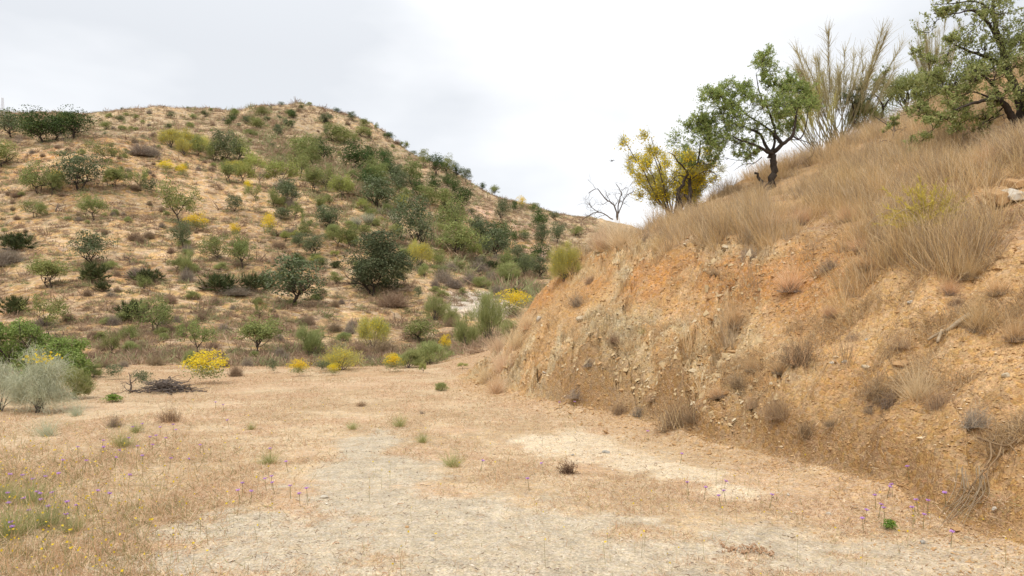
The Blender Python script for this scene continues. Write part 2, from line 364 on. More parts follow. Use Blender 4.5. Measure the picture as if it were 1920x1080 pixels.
def color_bank(x, y, z):
    t, run, nat, cut = bank_parts(x, y); over = cut - nat
    n1 = fbm(x * 1.2, (y + z) * 1.2, 4, 121); n2 = fbm(x * 4.5, (y + z) * 4.5, 4, 122); n3 = fbm(run * .35 + 5, t * .5, 3, 70)
    face = sm(.3, -.1, over)
    a = .62; q = -run * math.sin(a) + z * math.cos(a); p = run * math.cos(a) + z * math.sin(a)
    band = fbm(p * .6 + (n1 - .5), q * 3.2 + (n2 - .5) * 1.2, 4, 125)
    rock = sm(.28, .45, n3) * sm(46.5, 50.5, run)
    c = lerp(np.broadcast_to(C_TAN, x.shape + (3,)), C_BROWN, sm(.38, .66, n1) * .8)
    c = lerp(c, C_RPALE, sm(.40, .52, band) * rock); c = lerp(c, C_RGREY, sm(.5, .6, band) * sm(.6, .35, n1) * rock * .9)
    c = lerp(c, np.array([.43, .275, .12]), sm(.58, .66, band) * .35)
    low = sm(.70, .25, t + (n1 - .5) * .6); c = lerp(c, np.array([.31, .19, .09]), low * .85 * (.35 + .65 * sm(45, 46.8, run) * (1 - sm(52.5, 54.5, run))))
    org = np.exp(-((over + .42) / .30) ** 2) * sm(.42, .62, fbm(run * .22 + 2, run * 0, 2, 126) * .6 + n1 * .4)
    c = lerp(c, C_ORANGE, np.clip(org * 1.4, 0, 1) * sm(.3, .5, n2 * .5 + .25))
    soil = lerp(np.broadcast_to(np.array([.47, .30, .155]), x.shape + (3,)), np.array([.34, .215, .12]), sm(.4, .62, n1))
    c = lerp(c, soil, 1 - face)
    return c
# ------------------------------------------------------------------ terrain meshes: one grid, finer where the eye is close
M_GROUND = ground_mat('dry_ground', .38, 2.2, 42, .8); M_HILL = ground_mat('hill_soil', .45, .22, 22); M_BANK = ground_mat('cut_earth', .8, 1.5, 34, .6)
def build_terrain():
    us = np.concatenate([np.linspace(-7000, -160, 90)[:-1], np.arange(-160, 2080, 2.0), np.linspace(2080, 9000, 110)])
    ys = [1.2]
    while ys[-1] < 880:
        y = ys[-1]; ys.append(y * (1.0034 if 4 < y < 24 else 1.007 if y < 240 else 1.03) if y > 3.6 else y * 1.02)
    ys = np.array(ys)
    U, Y = np.meshgrid(us, ys); X = (U - 960) / F * Y
    Z = height(X.ravel().copy(), Y.ravel().copy(), True).reshape(X.shape)
    t = np.full(X.size, -9.0); mb = (X.ravel() > -4) & (Y.ravel() < 76) & (X.ravel() < 70); t[mb] = bank_parts(X.ravel()[mb], Y.ravel()[mb])[0]; t = t.reshape(X.shape)
    nr, nc = X.shape; idx = np.arange(nr * nc).reshape(nr, nc)
    q = np.stack([idx[:-1, :-1], idx[:-1, 1:], idx[1:, 1:], idx[1:, :-1]], -1).reshape(-1, 4)
    qy = .25 * (Y[:-1, :-1] + Y[:-1, 1:] + Y[1:, 1:] + Y[1:, :-1]).ravel(); qt = t[:-1, :-1].ravel(); qx = X[:-1, :-1].ravel()
    bank = (qt > -.03) & (qy < 76) & (qx < 64)
    hillm = ~bank & (qy > 25.5)
    V = np.stack([X.ravel(), Y.ravel(), Z.ravel()], -1)
    res = []
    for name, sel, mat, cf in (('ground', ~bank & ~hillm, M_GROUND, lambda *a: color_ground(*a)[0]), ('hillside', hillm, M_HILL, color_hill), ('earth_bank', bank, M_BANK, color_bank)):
        qq = q[sel]; used = np.unique(qq); mapi = np.zeros(len(V), np.int64); mapi[used] = np.arange(len(used)); v = V[used]
        b = MB().add(v, mapi[qq])
        if name == 'ground':     # the flat ground behind and beside the camera
            gx = np.linspace(-60, 3.4, 60); gy = np.linspace(-30, 1.2, 30); GX, GY = np.meshgrid(gx, gy)
            GZ = height(GX.ravel().copy(), GY.ravel().copy()); i2 = np.arange(GX.size).reshape(GX.shape)
            v2 = np.stack([GX.ravel(), GY.ravel(), GZ - .01], -1)
            b.add(v2, np.stack([i2[:-1, :-1], i2[:-1, 1:], i2[1:, 1:], i2[1:, :-1]], -1).reshape(-1, 4)); v = np.vstack([v, v2])
        if name == 'earth_bank':
            gx = np.linspace(3.4, 40, 120); gy = np.linspace(-30, 1.2, 80); GX, GY = np.meshgrid(gx, gy)
            GZ = height(GX.ravel().copy(), GY.ravel().copy()); i2 = np.arange(GX.size).reshape(GX.shape)
            v2 = np.stack([GX.ravel(), GY.ravel(), GZ - .01], -1)
            b.add(v2, np.stack([i2[:-1, :-1], i2[:-1, 1:], i2[1:, 1:], i2[1:, :-1]], -1).reshape(-1, 4)); v = np.vstack([v, v2])
        o = b.obj(name, mat); tag(o, kind='structure')
        yc = np.maximum(v[:, 1], .8)
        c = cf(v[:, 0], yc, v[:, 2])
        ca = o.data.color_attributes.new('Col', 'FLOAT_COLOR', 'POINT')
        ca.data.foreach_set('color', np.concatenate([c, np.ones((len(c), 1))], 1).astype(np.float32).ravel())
        res.append(o)
    return res
TERR = build_terrain()
# ------------------------------------------------------------------ plant building blocks
def unit(a): return a / np.maximum(np.linalg.norm(a, axis=-1, keepdims=True), 1e-9)
def rdir(R, n): return unit(R.normal(size=(n, 3)))
def leaves(R, C, Ln, W, nrm=None, jit=.7):
    """kite-shaped leaves: centres C, length Ln, width W, facing roughly nrm"""
    n = len(C); N = rdir(R, n) if nrm is None else unit(nrm + jit * R.normal(size=(n, 3)))
    d = unit(np.cross(N, rdir(R, n))); s = np.cross(N, d)
    l = (np.asarray(Ln) * R.uniform(.65, 1.3, n))[:, None] * .5; w = (np.asarray(W) * R.uniform(.7, 1.25, n))[:, None] * .5
    V = np.stack([C - d * l, C + s * w + N * w * .25, C + d * l, C - s * w + N * w * .25], 1).reshape(-1, 3)
    return V, np.arange(4 * n).reshape(n, 4)
def strands(R, P, D, Ln, W, droop=.3, seg=3, wig=0.06, taper=.15, grav=(0, 0, -1)):
    """thin curved blades or twigs: start P, direction D, length, width; bent by droop"""
    n = len(P); Ln = np.broadcast_to(Ln, n).astype(float)[:, None]; W = np.broadcast_to(W, n).astype(float)[:, None]; dr = np.broadcast_to(droop, n).astype(float)[:, None]
    side = unit(np.cross(D, rdir(R, n))); g = np.asarray(grav, float)
    V = []
    wv = R.normal(size=(n, 3)) * wig
    for k in range(seg + 1):
        t = k / seg
        p = P + D * Ln * t + g * (dr * Ln * t * t) + wv * Ln * math.sin(t * 3.1) * 1.0
        w = W * .5 * (1 - (1 - taper) * t)
        V += [p - side * w, p + side * w]
    V = np.stack(V, 1); m = 2 * (seg + 1)
    base = np.arange(n)[:, None] * m
    Fs = [np.concatenate([base + 2 * k, base + 2 * k + 1, base + 2 * k + 3, base + 2 * k + 2], 1) for k in range(seg)]
    return V.reshape(-1, 3), np.vstack(Fs)
def strand_points(P, D, Ln, droop, t, grav=(0, 0, -1)):
    return P + D * (Ln * t)[:, None] + np.asarray(grav, float) * (droop * Ln * t * t)[:, None]
def tube(path, rad, sides=6, cap=True):
    path = np.asarray(path, float); n = len(path); rad = np.asarray(rad, float)
    T = np.gradient(path, axis=0); T = unit(T); up = np.array([.13, .27, .95]); up = up if abs(T[0] @ up) < .9 else np.array([1., 0, 0])
    A = unit(np.cross(T, up)); B = np.cross(T, A); a = np.arange(sides) / sides * 2 * math.pi
    V = (path[:, None] + rad[:, None, None] * (A[:, None] * np.cos(a)[None, :, None] + B[:, None] * np.sin(a)[None, :, None])).reshape(-1, 3)
    i = np.arange(n - 1)[:, None] * sides + np.arange(sides)[None]; j = np.arange(n - 1)[:, None] * sides + (np.arange(sides)[None] + 1) % sides
    Fq = np.stack([i, j, j + sides, i + sides], -1).reshape(-1, 4)
    return V, Fq
def smooth_path(P, n=4):
    P = np.asarray(P, float); out = []
    for i in range(len(P) - 1):
        p = [P[max(i - 1, 0)], P[i], P[i + 1], P[min(i + 2, len(P) - 1)]]
        for k in range(n): out.append(_cr(*p, k / n))
    out.append(P[-1]); return np.array(out)
class Tree:
    """branches grown from given limbs; keeps the points where leaves sit"""
    def __init__(s, seed, sides=5): s.R = np.random.default_rng(seed); s.w = MB(); s.tips = []; s.sides = sides
    def limb(s, path, r0, r1, sides=None):
        path = np.asarray(path); rad = np.linspace(r0, r1, len(path)); v, f = tube(path, rad, sides or s.sides); s.w.add(v, f); return path, rad
    def grow(s, p, d, Ln, r, lvl, crook=.25, up=.12, leafy=True, nch=(3, 5), ang=(.45, 1.0), ratio=(.5, .8)):
        R = s.R; n = 5 if lvl > 0 else 3; path = [p]; dd = d
        for k in range(n):
            dd = unit(dd + crook * R.normal(size=3) + np.array([0, 0, up])); path.append(path[-1] + dd * Ln / n)
        path = np.array(path); r1 = r * .35; s.limb(path, r, r1, 5 if lvl > 0 else 3)
        if lvl == 0:
            if leafy: s.tips.append(path)
            return
        for k in range(R.integers(*nch, endpoint=True)):
            t = R.uniform(.25, 1.0); i = min(int(t * n), n - 1); q = path[i] + (path[i + 1] - path[i]) * (t * n - i)
            tan = unit(path[i + 1] - path[i]); a = R.uniform(*ang); sd = unit(np.cross(tan, R.normal(size=3)))
            s.grow(q, unit(tan * math.cos(a) + sd * math.sin(a)), Ln * R.uniform(*ratio), max(r * (1 - .55 * t) * .6, .002), lvl - 1, crook, up, leafy, nch, ang, ratio)
    def along(s, path, r0, n, Ln, lvl, t0=.25, up=.12, crook=.25, leafy=True, away=None, **k):
        R = s.R; m = len(path) - 1
        for _ in range(n):
            t = R.uniform(t0, 1.0); i = min(int(t * m), m - 1); q = path[i] + (path[i + 1] - path[i]) * (t * m - i)
            tan = unit(path[i + 1] - path[i]); a = R.uniform(.4, 1.2); sd = unit(np.cross(tan, R.normal(size=3)))
            d = unit(tan * math.cos(a) + sd * math.sin(a))
            if away is not None: d = unit(d + .45 * unit(q - np.asarray(away)))
            s.grow(q, d, Ln * R.uniform(.6, 1.25), r0 * (1 - .6 * t) * .5, lvl, crook, up, leafy, **k)
    def leaf_pts(s, per, spread):
        R = s.R
        if not s.tips: return np.zeros((0, 3))
        T = np.array(s.tips); n = len(T); k = R.integers(0, n, n * per); a = R.uniform(0, 1, n * per) * (T.shape[1] - 1)
        i = np.minimum(a.astype(int), T.shape[1] - 2); f = (a - i)[:, None]
        return T[k, i] * (1 - f) + T[k, i + 1] * f + R.normal(size=(n * per, 3)) * spread

# ------------------------------------------------------------------ foliage and wood
M_ALM = leaf_mat('almond_leaf', (.36, .41, .13), (.22, .275, .085), .42, ((.38, .36, .14), .12), .14)
M_ALMF = leaf_mat('almond_leaf_far', (.285, .31, .105), (.16, .19, .06), .3, ((.30, .28, .10), .10), .14)
M_LIME = leaf_mat('young_leaf', (.42, .42, .125), (.28, .305, .08), .3, None, .14)
M_OLIVE = leaf_mat('olive_leaf', (.17, .20, .092), (.085, .108, .05), .22, ((.21, .22, .14), .12), .14)
M_OAK = leaf_mat('oak_leaf', (.12, .145, .068), (.05, .068, .03), .12, ((.17, .18, .10), .12), .1)
M_CAROB = leaf_mat('carob_leaf', (.095, .145, .038), (.045, .075, .02), .2, None, .16)
M_PALM = leaf_mat('palm_leaf', (.085, .105, .034), (.035, .048, .016), .12, ((.20, .17, .08), .08), .1)
M_BROOM = leaf_mat('broom_twig', (.34, .34, .16), (.23, .245, .115), .25, None, .12)
M_SILVER = leaf_mat('silver_twig', (.62, .62, .47), (.42, .44, .29), .4, None, .05)
M_YELLOW = leaf_mat('yellow_flower', (.80, .62, .035), (.68, .55, .05), .4, None, .05)
M_YGREEN = leaf_mat('yellow_green_twig', (.52, .48, .14), (.37, .36, .12), .3, None, .1)
M_SOFT = leaf_mat('soft_twig', (.40, .41, .17), (.25, .28, .10), .35, None, .12)
M_PALETIP = leaf_mat('pale_twig', (.50, .45, .24), (.36, .33, .17), .35, None, .06)
M_DRY = leaf_mat('dry_twig', (.33, .235, .15), (.20, .14, .09), .15, None, .15)
M_GREY = leaf_mat('grey_twig', (.34, .28, .215), (.20, .16, .125), .1, None, .12)
M_STRAW = leaf_mat('straw', (.78, .54, .30), (.56, .37, .19), .4, ((.86, .68, .45), .25), .12)
M_STRAWD = leaf_mat('dark_straw', (.44, .315, .205), (.30, .21, .135), .3, ((.50, .37, .24), .18), .1)
M_STUB = leaf_mat('stubble', (.63, .455, .29), (.47, .31, .185), .35, ((.74, .60, .40), .25), 0)
M_WEED = leaf_mat('fresh_leaf', (.20, .29, .05), (.12, .20, .035), .3, None, .08)
M_BARK = plain_mat('bark', (.050, .036, .027), (.115, .090, .070), 9, .8, .9)
M_BARKD = plain_mat('dark_bark', (.032, .024, .019), (.075, .058, .045), 14, .8, .9)
M_BRANCH = plain_mat('grey_branch', (.075, .058, .050), (.16, .13, .11), 12, .6, .9)
M_DEAD = plain_mat('bleached_wood', (.42, .33, .22), (.26, .19, .12), 12, .6, .85)
M_FRUIT = leaf_mat('pale_hull', (.50, .50, .33), (.42, .40, .24), .1, None, 0)

# ------------------------------------------------------------------ plants of the far hillside, height about 1, base at the origin
def wood_far(seed, H, nl, lean=0, spread=.4, r=.019, low=.16):
    T = Tree(seed, 5); R = T.R; k = R.integers(1, 3)
    for j in range(k):
        base = np.array([R.uniform(-.02, .02) + j * .05, R.uniform(-.03, .03), -.04])
        top = base + np.array([lean * .3 + R.uniform(-.1, .1), R.uniform(-.06, .06), low + .04 + R.uniform(0, .1)])
        path = smooth_path([base, (base + top) / 2 + R.normal(size=3) * .02, top], 3); T.limb(path, r * (1 - .25 * j), r * .7)
        for q in range(nl):
            a = (q + R.uniform(-.3, .3)) / nl * 2 * math.pi; d = np.array([math.cos(a) * spread, math.sin(a) * spread, R.uniform(.22, .5)])
            T.grow(top, unit(d + [lean * .3, 0, 0]), R.uniform(.34, .52) * H, r * .5, 2, .2, .1, True, (3, 4))
    return T
def k_almond(seed, mat=None, dens=14, lean=0):
    T = wood_far(seed, 1.0, 5, lean); C = T.leaf_pts(dens, .045); R = T.R
    tp = np.array([t[-1] for t in T.tips]); k = R.integers(0, len(tp), 1500); C = np.vstack([C, tp[k] + R.normal(size=(1500, 3)) * .055])
    C = C[C[:, 2] > np.percentile(C[:, 2], 3)]
    mx = np.percentile(C[:, 2], 99.5); sc = 1 / mx; C = C * sc
    for i in range(len(T.w.v)): T.w.v[i] = T.w.v[i] * sc
    b = MB().add(*leaves(R, C, .044, .025, C - C.mean(0) + [0, 0, .25], .9))
    return [('trunk', T.w, M_BARKD), ('crown', b, mat or M_ALMF)]
def crown_blob(R, n, lumps, c, rad, lump, leaf, flat=1.0, inner=.25):
    D = rdir(R, lumps); D[:, 2] = np.where(D[:, 2] < -.78, -D[:, 2], D[:, 2]); rr = R.uniform(.45, 1.0, lumps)[:, None]
    C = np.asarray(c) + D * np.asarray(rad) * rr; S = lump * R.uniform(.65, 1.3, lumps)
    k = R.integers(0, lumps, n); d = rdir(R, n); d[:, 2] = np.abs(d[:, 2]) * np.where(R.random(n) < .75, 1, -1)
    P = C[k] + d * (S[k] * R.uniform(.7, 1.08, n))[:, None] * np.array([1, 1, .8])
    ni = int(n * inner); P[:ni] = np.asarray(c) + rdir(R, ni) * np.asarray(rad) * R.uniform(0, .8, ni)[:, None]
    P[:, 2] = np.maximum(P[:, 2], .0)
    return leaves(R, P, leaf, leaf * .55, d, .55)
def k_round(seed, mat, n=3000, lumps=34, rx=.56, cz=.48, rz=.46, lump=.17, leaf=.040, trunk=True, bark=None):
    R = np.random.default_rng(seed); out = []
    if trunk:
        T = wood_far(seed, .55, 4, R.uniform(-.4, .4), .45, .024, .12); out.append(('trunk', T.w, bark or M_BARKD))
    b = MB().add(*crown_blob(R, n, lumps, (0, 0, cz), (rx - lump * .8, rx - lump * .8, rz - lump * .2), lump, leaf)); out.append(('crown', b, mat)); return out
def k_bush(seed, mat, n=1500, leaf=.05, rx=.55):
    R = np.random.default_rng(seed)
    b = MB().add(*crown_blob(R, n, 22, (0, 0, .42), (rx * .75, rx * .75, .38), .2, leaf)); return [('foliage', b, mat)]
def k_broom(seed, mat, n=420, spread=.42, tipm=None, tipn=0, droop=.08, w=.008, stem=M_BRANCH, fan=5):
    R = np.random.default_rng(seed); a = R.uniform(0, 2 * math.pi, n); q = np.sqrt(R.random(n)) * spread
    D = unit(np.stack([np.cos(a) * q * 1.6, np.sin(a) * q * 1.6, np.ones(n)], 1)); P = np.stack([np.cos(a) * q * .12, np.sin(a) * q * .12, np.zeros(n)], 1)
    Ln = R.uniform(.5, .92, n); s = MB().add(*strands(R, P, D, Ln, w * 1.3, droop, 4, .03))
    t = R.uniform(.3, 1, n * fan); k = R.integers(0, n, n * fan)
    C = strand_points(P[k], D[k], Ln[k], np.full(len(k), droop), t); E = unit(D[k] + .38 * R.normal(size=(len(k), 3)))
    f = MB().add(*strands(R, C, E, R.uniform(.1, .22, len(k)), w, droop, 2, .04, .3))
    out = [('stem', s, stem), ('foliage', f, mat)]
    if tipn:
        t = R.uniform(.55, 1.05, tipn); k = R.integers(0, n, tipn); C = strand_points(P[k], D[k], Ln[k], np.full(tipn, droop), t) + R.normal(size=(tipn, 3)) * .05
        out.append(('flowers', MB().add(*leaves(R, C, .035, .028)), tipm or M_YELLOW))
    return out
def k_soft(seed, mat, n=3000, w=.009, droop=.0, fl=0, rx=.5, stem=M_BRANCH, ln=.13, lumps=20, bare=.0):
    """soft rounded broom: plumes of fine green twigs on a few woody stems"""
    R = np.random.default_rng(seed); D = rdir(R, lumps); D[:, 2] = np.abs(D[:, 2]) ** .8 * 1.05; C = D * np.array([rx * .72, rx * .72, .66]) * R.uniform(.55, 1.08, (lumps, 1)) + [0, 0, .16]
    k = R.integers(0, lumps, n); S = R.uniform(.10, .19, lumps); P = C[k] + R.normal(size=(n, 3)) * (S[k] * .55)[:, None]; P[:, 2] = np.maximum(P[:, 2], .03)
    E = unit(unit(C[k] - [0, 0, -.05]) + .42 * R.normal(size=(n, 3)) + [0, 0, .25]); f = MB().add(*strands(R, P, E, ln * R.uniform(.6, 1.5, n), w, droop, 2, .05, .35))
    T = Tree(seed, 4)
    for c in C:
        if R.random() < .7: T.limb(smooth_path([np.array([R.normal() * .03, R.normal() * .03, -.03]), c * [.45, .45, .5] + R.normal(size=3) * .03, c], 3), .011, .004, 4)
    out = [('stem', T.w, stem), ('foliage', f, mat)]
    if fl:
        k = R.integers(0, lumps, fl); k = np.where(C[k, 2] > np.median(C[:, 2]), k, R.integers(0, lumps, fl)); out.append(('flowers', MB().add(*leaves(R, C[k] + R.normal(size=(fl, 3)) * (S[k] * .6)[:, None] + [0, 0, .03], .03, .024)), M_YELLOW))
    return out
def k_yellow(seed):
    o = k_bush(seed, M_YELLOW, 1500, .045, .55); R = np.random.default_rng(seed + 1)
    b = MB().add(*crown_blob(R, 700, 16, (0, 0, .26), (.38, .38, .22), .16, .05)); o.append(('lower_foliage', b, M_BROOM)); o[0] = ('flowers', o[0][1], M_YELLOW)
    o[0][1].v[0][:, 2] = o[0][1].v[0][:, 2] * .86 + .14
    return o
def k_palm(seed, nf=130):
    R = np.random.default_rng(seed); a = R.uniform(0, 2 * math.pi, nf); e = R.uniform(.1, 1.45, nf); rr = R.uniform(.25, .62, nf)
    D = np.stack([np.cos(a) * np.cos(e), np.sin(a) * np.cos(e), np.sin(e)], 1); root = np.stack([R.normal(size=nf) * .32, R.normal(size=nf) * .2, np.zeros(nf)], 1)
    C = root + D * rr[:, None]; st = MB().add(*strands(R, root, D, rr, .012, 0, 2, .0))
    s = unit(np.cross(D, [0, 0, 1]) + 1e-6); u = np.cross(s, D); m = 13; th = np.linspace(-1.25, 1.25, m)
    PP = np.repeat(C, m, 0); TT = np.tile(th, nf)[:, None]; DD = np.repeat(D, m, 0) * np.cos(TT) + np.repeat(s, m, 0) * np.sin(TT) + np.repeat(u, m, 0) * .12
    f = MB().add(*strands(R, PP, unit(DD), R.uniform(.22, .34, nf * m), .03, .12, 2, .02, .1)); return [('stem', st, M_DRY), ('fronds', f, M_PALM)]
def k_dry(seed, mat=M_DRY, n=900, w=.012, lop=None):
    R = np.random.default_rng(seed); a = R.uniform(0, 2 * math.pi, n); e = np.arcsin(R.uniform(.12, 1, n)); P = np.stack([R.normal(size=n) * .16, R.normal(size=n) * .16, np.zeros(n)], 1)
    D = np.stack([np.cos(a) * np.cos(e), np.sin(a) * np.cos(e), np.sin(e)], 1); Ln = R.uniform(.45, .95, n) * (.62 + .38 * np.sin(e))
    b = MB().add(*strands(R, P, D, Ln, w, .12, 3, .07)); k = R.integers(0, n, n * 3); t = R.uniform(.3, 1, n * 3)
    C = strand_points(P[k], D[k], Ln[k], np.full(len(k), .12), t); b.add(*strands(R, C, unit(D[k] + .8 * R.normal(size=(len(k), 3))), R.uniform(.06, .16, len(k)), w * .8, 0, 1, .0, .5))
    if lop:      # lopsided, with straw caught in it
        v = b.v; 
        for i in range(len(v)): v[i] = v[i] + np.outer(v[i][:, 2], [lop[0], lop[1], 0]) + np.outer(np.maximum(v[i][:, 0], 0), [.35, 0, -.15])
        a = R.uniform(0, 6.28, 150); D2 = unit(np.stack([np.cos(a) * .5 + lop[0], np.sin(a) * .5, np.ones(150)], 1)); P2 = R.normal(size=(150, 3)) * [.35, .3, 0]
        return [('straw', MB().add(*strands(R, P2, D2, R.uniform(.4, 1.15, 150), w * .8, .3, 3, .08)), M_STRAW), ('twigs', b, mat)]
    return [('twigs', b, mat)]
def k_bare(seed, dense=3):
    T = Tree(seed, 5); R = T.R; p = smooth_path([(0, 0, -.05), (.03, 0, .12), (-.02, .02, .3)], 3); T.limb(p, .035, .022)
    for q in range(dense):
        a = q / dense * 6.28 + R.uniform(-.4, .4); T.grow(p[-1], unit(np.array([math.cos(a) * .8, math.sin(a) * .8, R.uniform(.2, .9)])), .5, .018, 2, .38, .03, True, (2, 4))
    return T
def k_dead(seed):
    T = k_bare(seed, 4); return [('trunk', T.w, M_BRANCH)]
def k_greyairy(seed, mat=M_GREY):
    T = wood_far(seed, 1.0, 4, 0, .5); C = T.leaf_pts(7, .04); R = T.R
    for i in range(3): pass
    b = MB().add(*strands(R, C, unit(R.normal(size=C.shape) + [0, 0, .4]), .10, .006, 0, 1, .0, .5)); return [('trunk', T.w, M_BRANCH), ('twigs', b, mat)]

KINDS = {  # kind: (object name, category, list of builders)
 'alm': ('almond_tree', 'tree', [lambda s=s: k_almond(s) for s in (11, 12, 13, 14, 15)]),
 'lime': ('almond_tree', 'tree', [lambda s=s: k_almond(s, M_LIME, 18) for s in (21, 22, 23)]),
 'oli': ('olive_tree', 'tree', [lambda s=s: k_round(s, M_OLIVE, 3400, 36) for s in (31, 32, 33, 34, 35)]),
 'olig': ('evergreen_tree', 'tree', [lambda s=s: k_round(s, M_ALMF, 3200, 32) for s in (36, 37, 38, 39, 40)]),
 'oak': ('holm_oak', 'tree', [lambda s=s: k_round(s, M_OAK, 15000, 70, .57, .48, .5, .13, .028) for s in (41,)]),
 'car': ('evergreen_tree', 'tree', [lambda s=s: k_round(s, M_CAROB, 3200, 28, .56, .46, .44, .2, .038) for s in (51, 52, 53, 54)]),
 'bush': ('bush', 'shrub', [lambda s=s: k_bush(s, M_CAROB) for s in (61, 62)]),
 'gbush': ('bush', 'shrub', [lambda s=s: k_bush(s, M_OLIVE) for s in (63, 64)]),
 'lbush': ('bush', 'shrub', [lambda s=s: k_soft(s, M_SOFT, 3000, .012) for s in (65, 66)]),
 'brm': ('broom_bush', 'shrub', [lambda s=s: k_soft(s, M_SOFT) for s in (71, 72, 75)]),
 'ybr': ('flowering_broom', 'shrub', [lambda s=s: k_soft(s, M_YGREEN, 2600, .008, 0, 900) for s in (73, 74)]),
 'yel': ('yellow_bush', 'shrub', [lambda s=s: k_yellow(s) for s in (81, 82)]),
 'palm': ('fan_palm', 'palm', [lambda s=s: k_palm(s) for s in (91, 92)]),
 'dry': ('dry_shrub', 'shrub', [lambda s=s: k_dry(s) for s in (101, 102, 103)]),
 'gry': ('dry_shrub', 'shrub', [lambda s=s: k_dry(s, M_GREY) for s in (106, 107)]),
 'bare': ('dead_tree', 'tree', [lambda s=s: k_dead(s) for s in (111, 112, 113)]),
 'airy': ('leafless_tree', 'tree', [lambda s=s: k_greyairy(s) for s in (116, 117)]),
 'wht': ('pale_shrub', 'shrub', [lambda s=s: k_broom(s, M_SILVER, 260, .45) for s in (121,)]),
}
BASES = []
_PROTO = {}; RP = np.random.default_rng(5); _cnt = {}
def place(kind, loc, h, w=None, label=None, group=None, rz=None, var=None, tilt=0, cat=None):
    """one plant as an object of its own: an empty at its foot that carries its parts"""
    name, c, bl = KINDS[kind]; k = _cnt.get(kind, 0) % len(bl) if var is None else var; _cnt[kind] = _cnt.get(kind, 0) + 1
    if (kind, k) not in _PROTO:
        parts = bl[k](); allv = np.vstack([v for _, b, _ in parts[-1:] for v in b.v]); hh = np.percentile(allv[:, 2], 99.3); ww = np.percentile(allv[:, 0], 99) - np.percentile(allv[:, 0], 1)
        _PROTO[(kind, k)] = ([(n, b.mesh(n, m)) for n, b, m in parts], hh, ww)
    parts, hh, ww = _PROTO[(kind, k)]; sz = h / hh; sxy = sz if w is None else float(np.clip(w / ww, .6 * sz, 2.0 * sz))
    if kind in ('oli', 'olig', 'car'): sz *= 1.12; sxy *= 1.02
    e = empty(name, loc, RP.uniform(0, 6.28) if rz is None else rz, (sxy, sxy, sz)); e.rotation_euler[1] = tilt
    for n, me in parts:
        o = bpy.data.objects.new(n, me); COL.objects.link(o); o.parent = e
    if loc[1] > 22: BASES.append((loc[0], loc[1], sz * hh, kind))
    return tag(e, label, cat or c, group)
SCR = []
def put(kind, u, py, h, w=None, label=None, group=None, sink=.02, ymin=0, **k):
    """stand a plant where photo column u, row py meets the ground, h and w in photo pixels"""
    x, y, z = hit(u, py, ymin); s = y / F
    if label and y > 22: SCR.append((u, py - h * .4, label))
    return place(kind, (x, y, z - sink * h * s), h * s, None if w is None else w * s, label, group, **k)
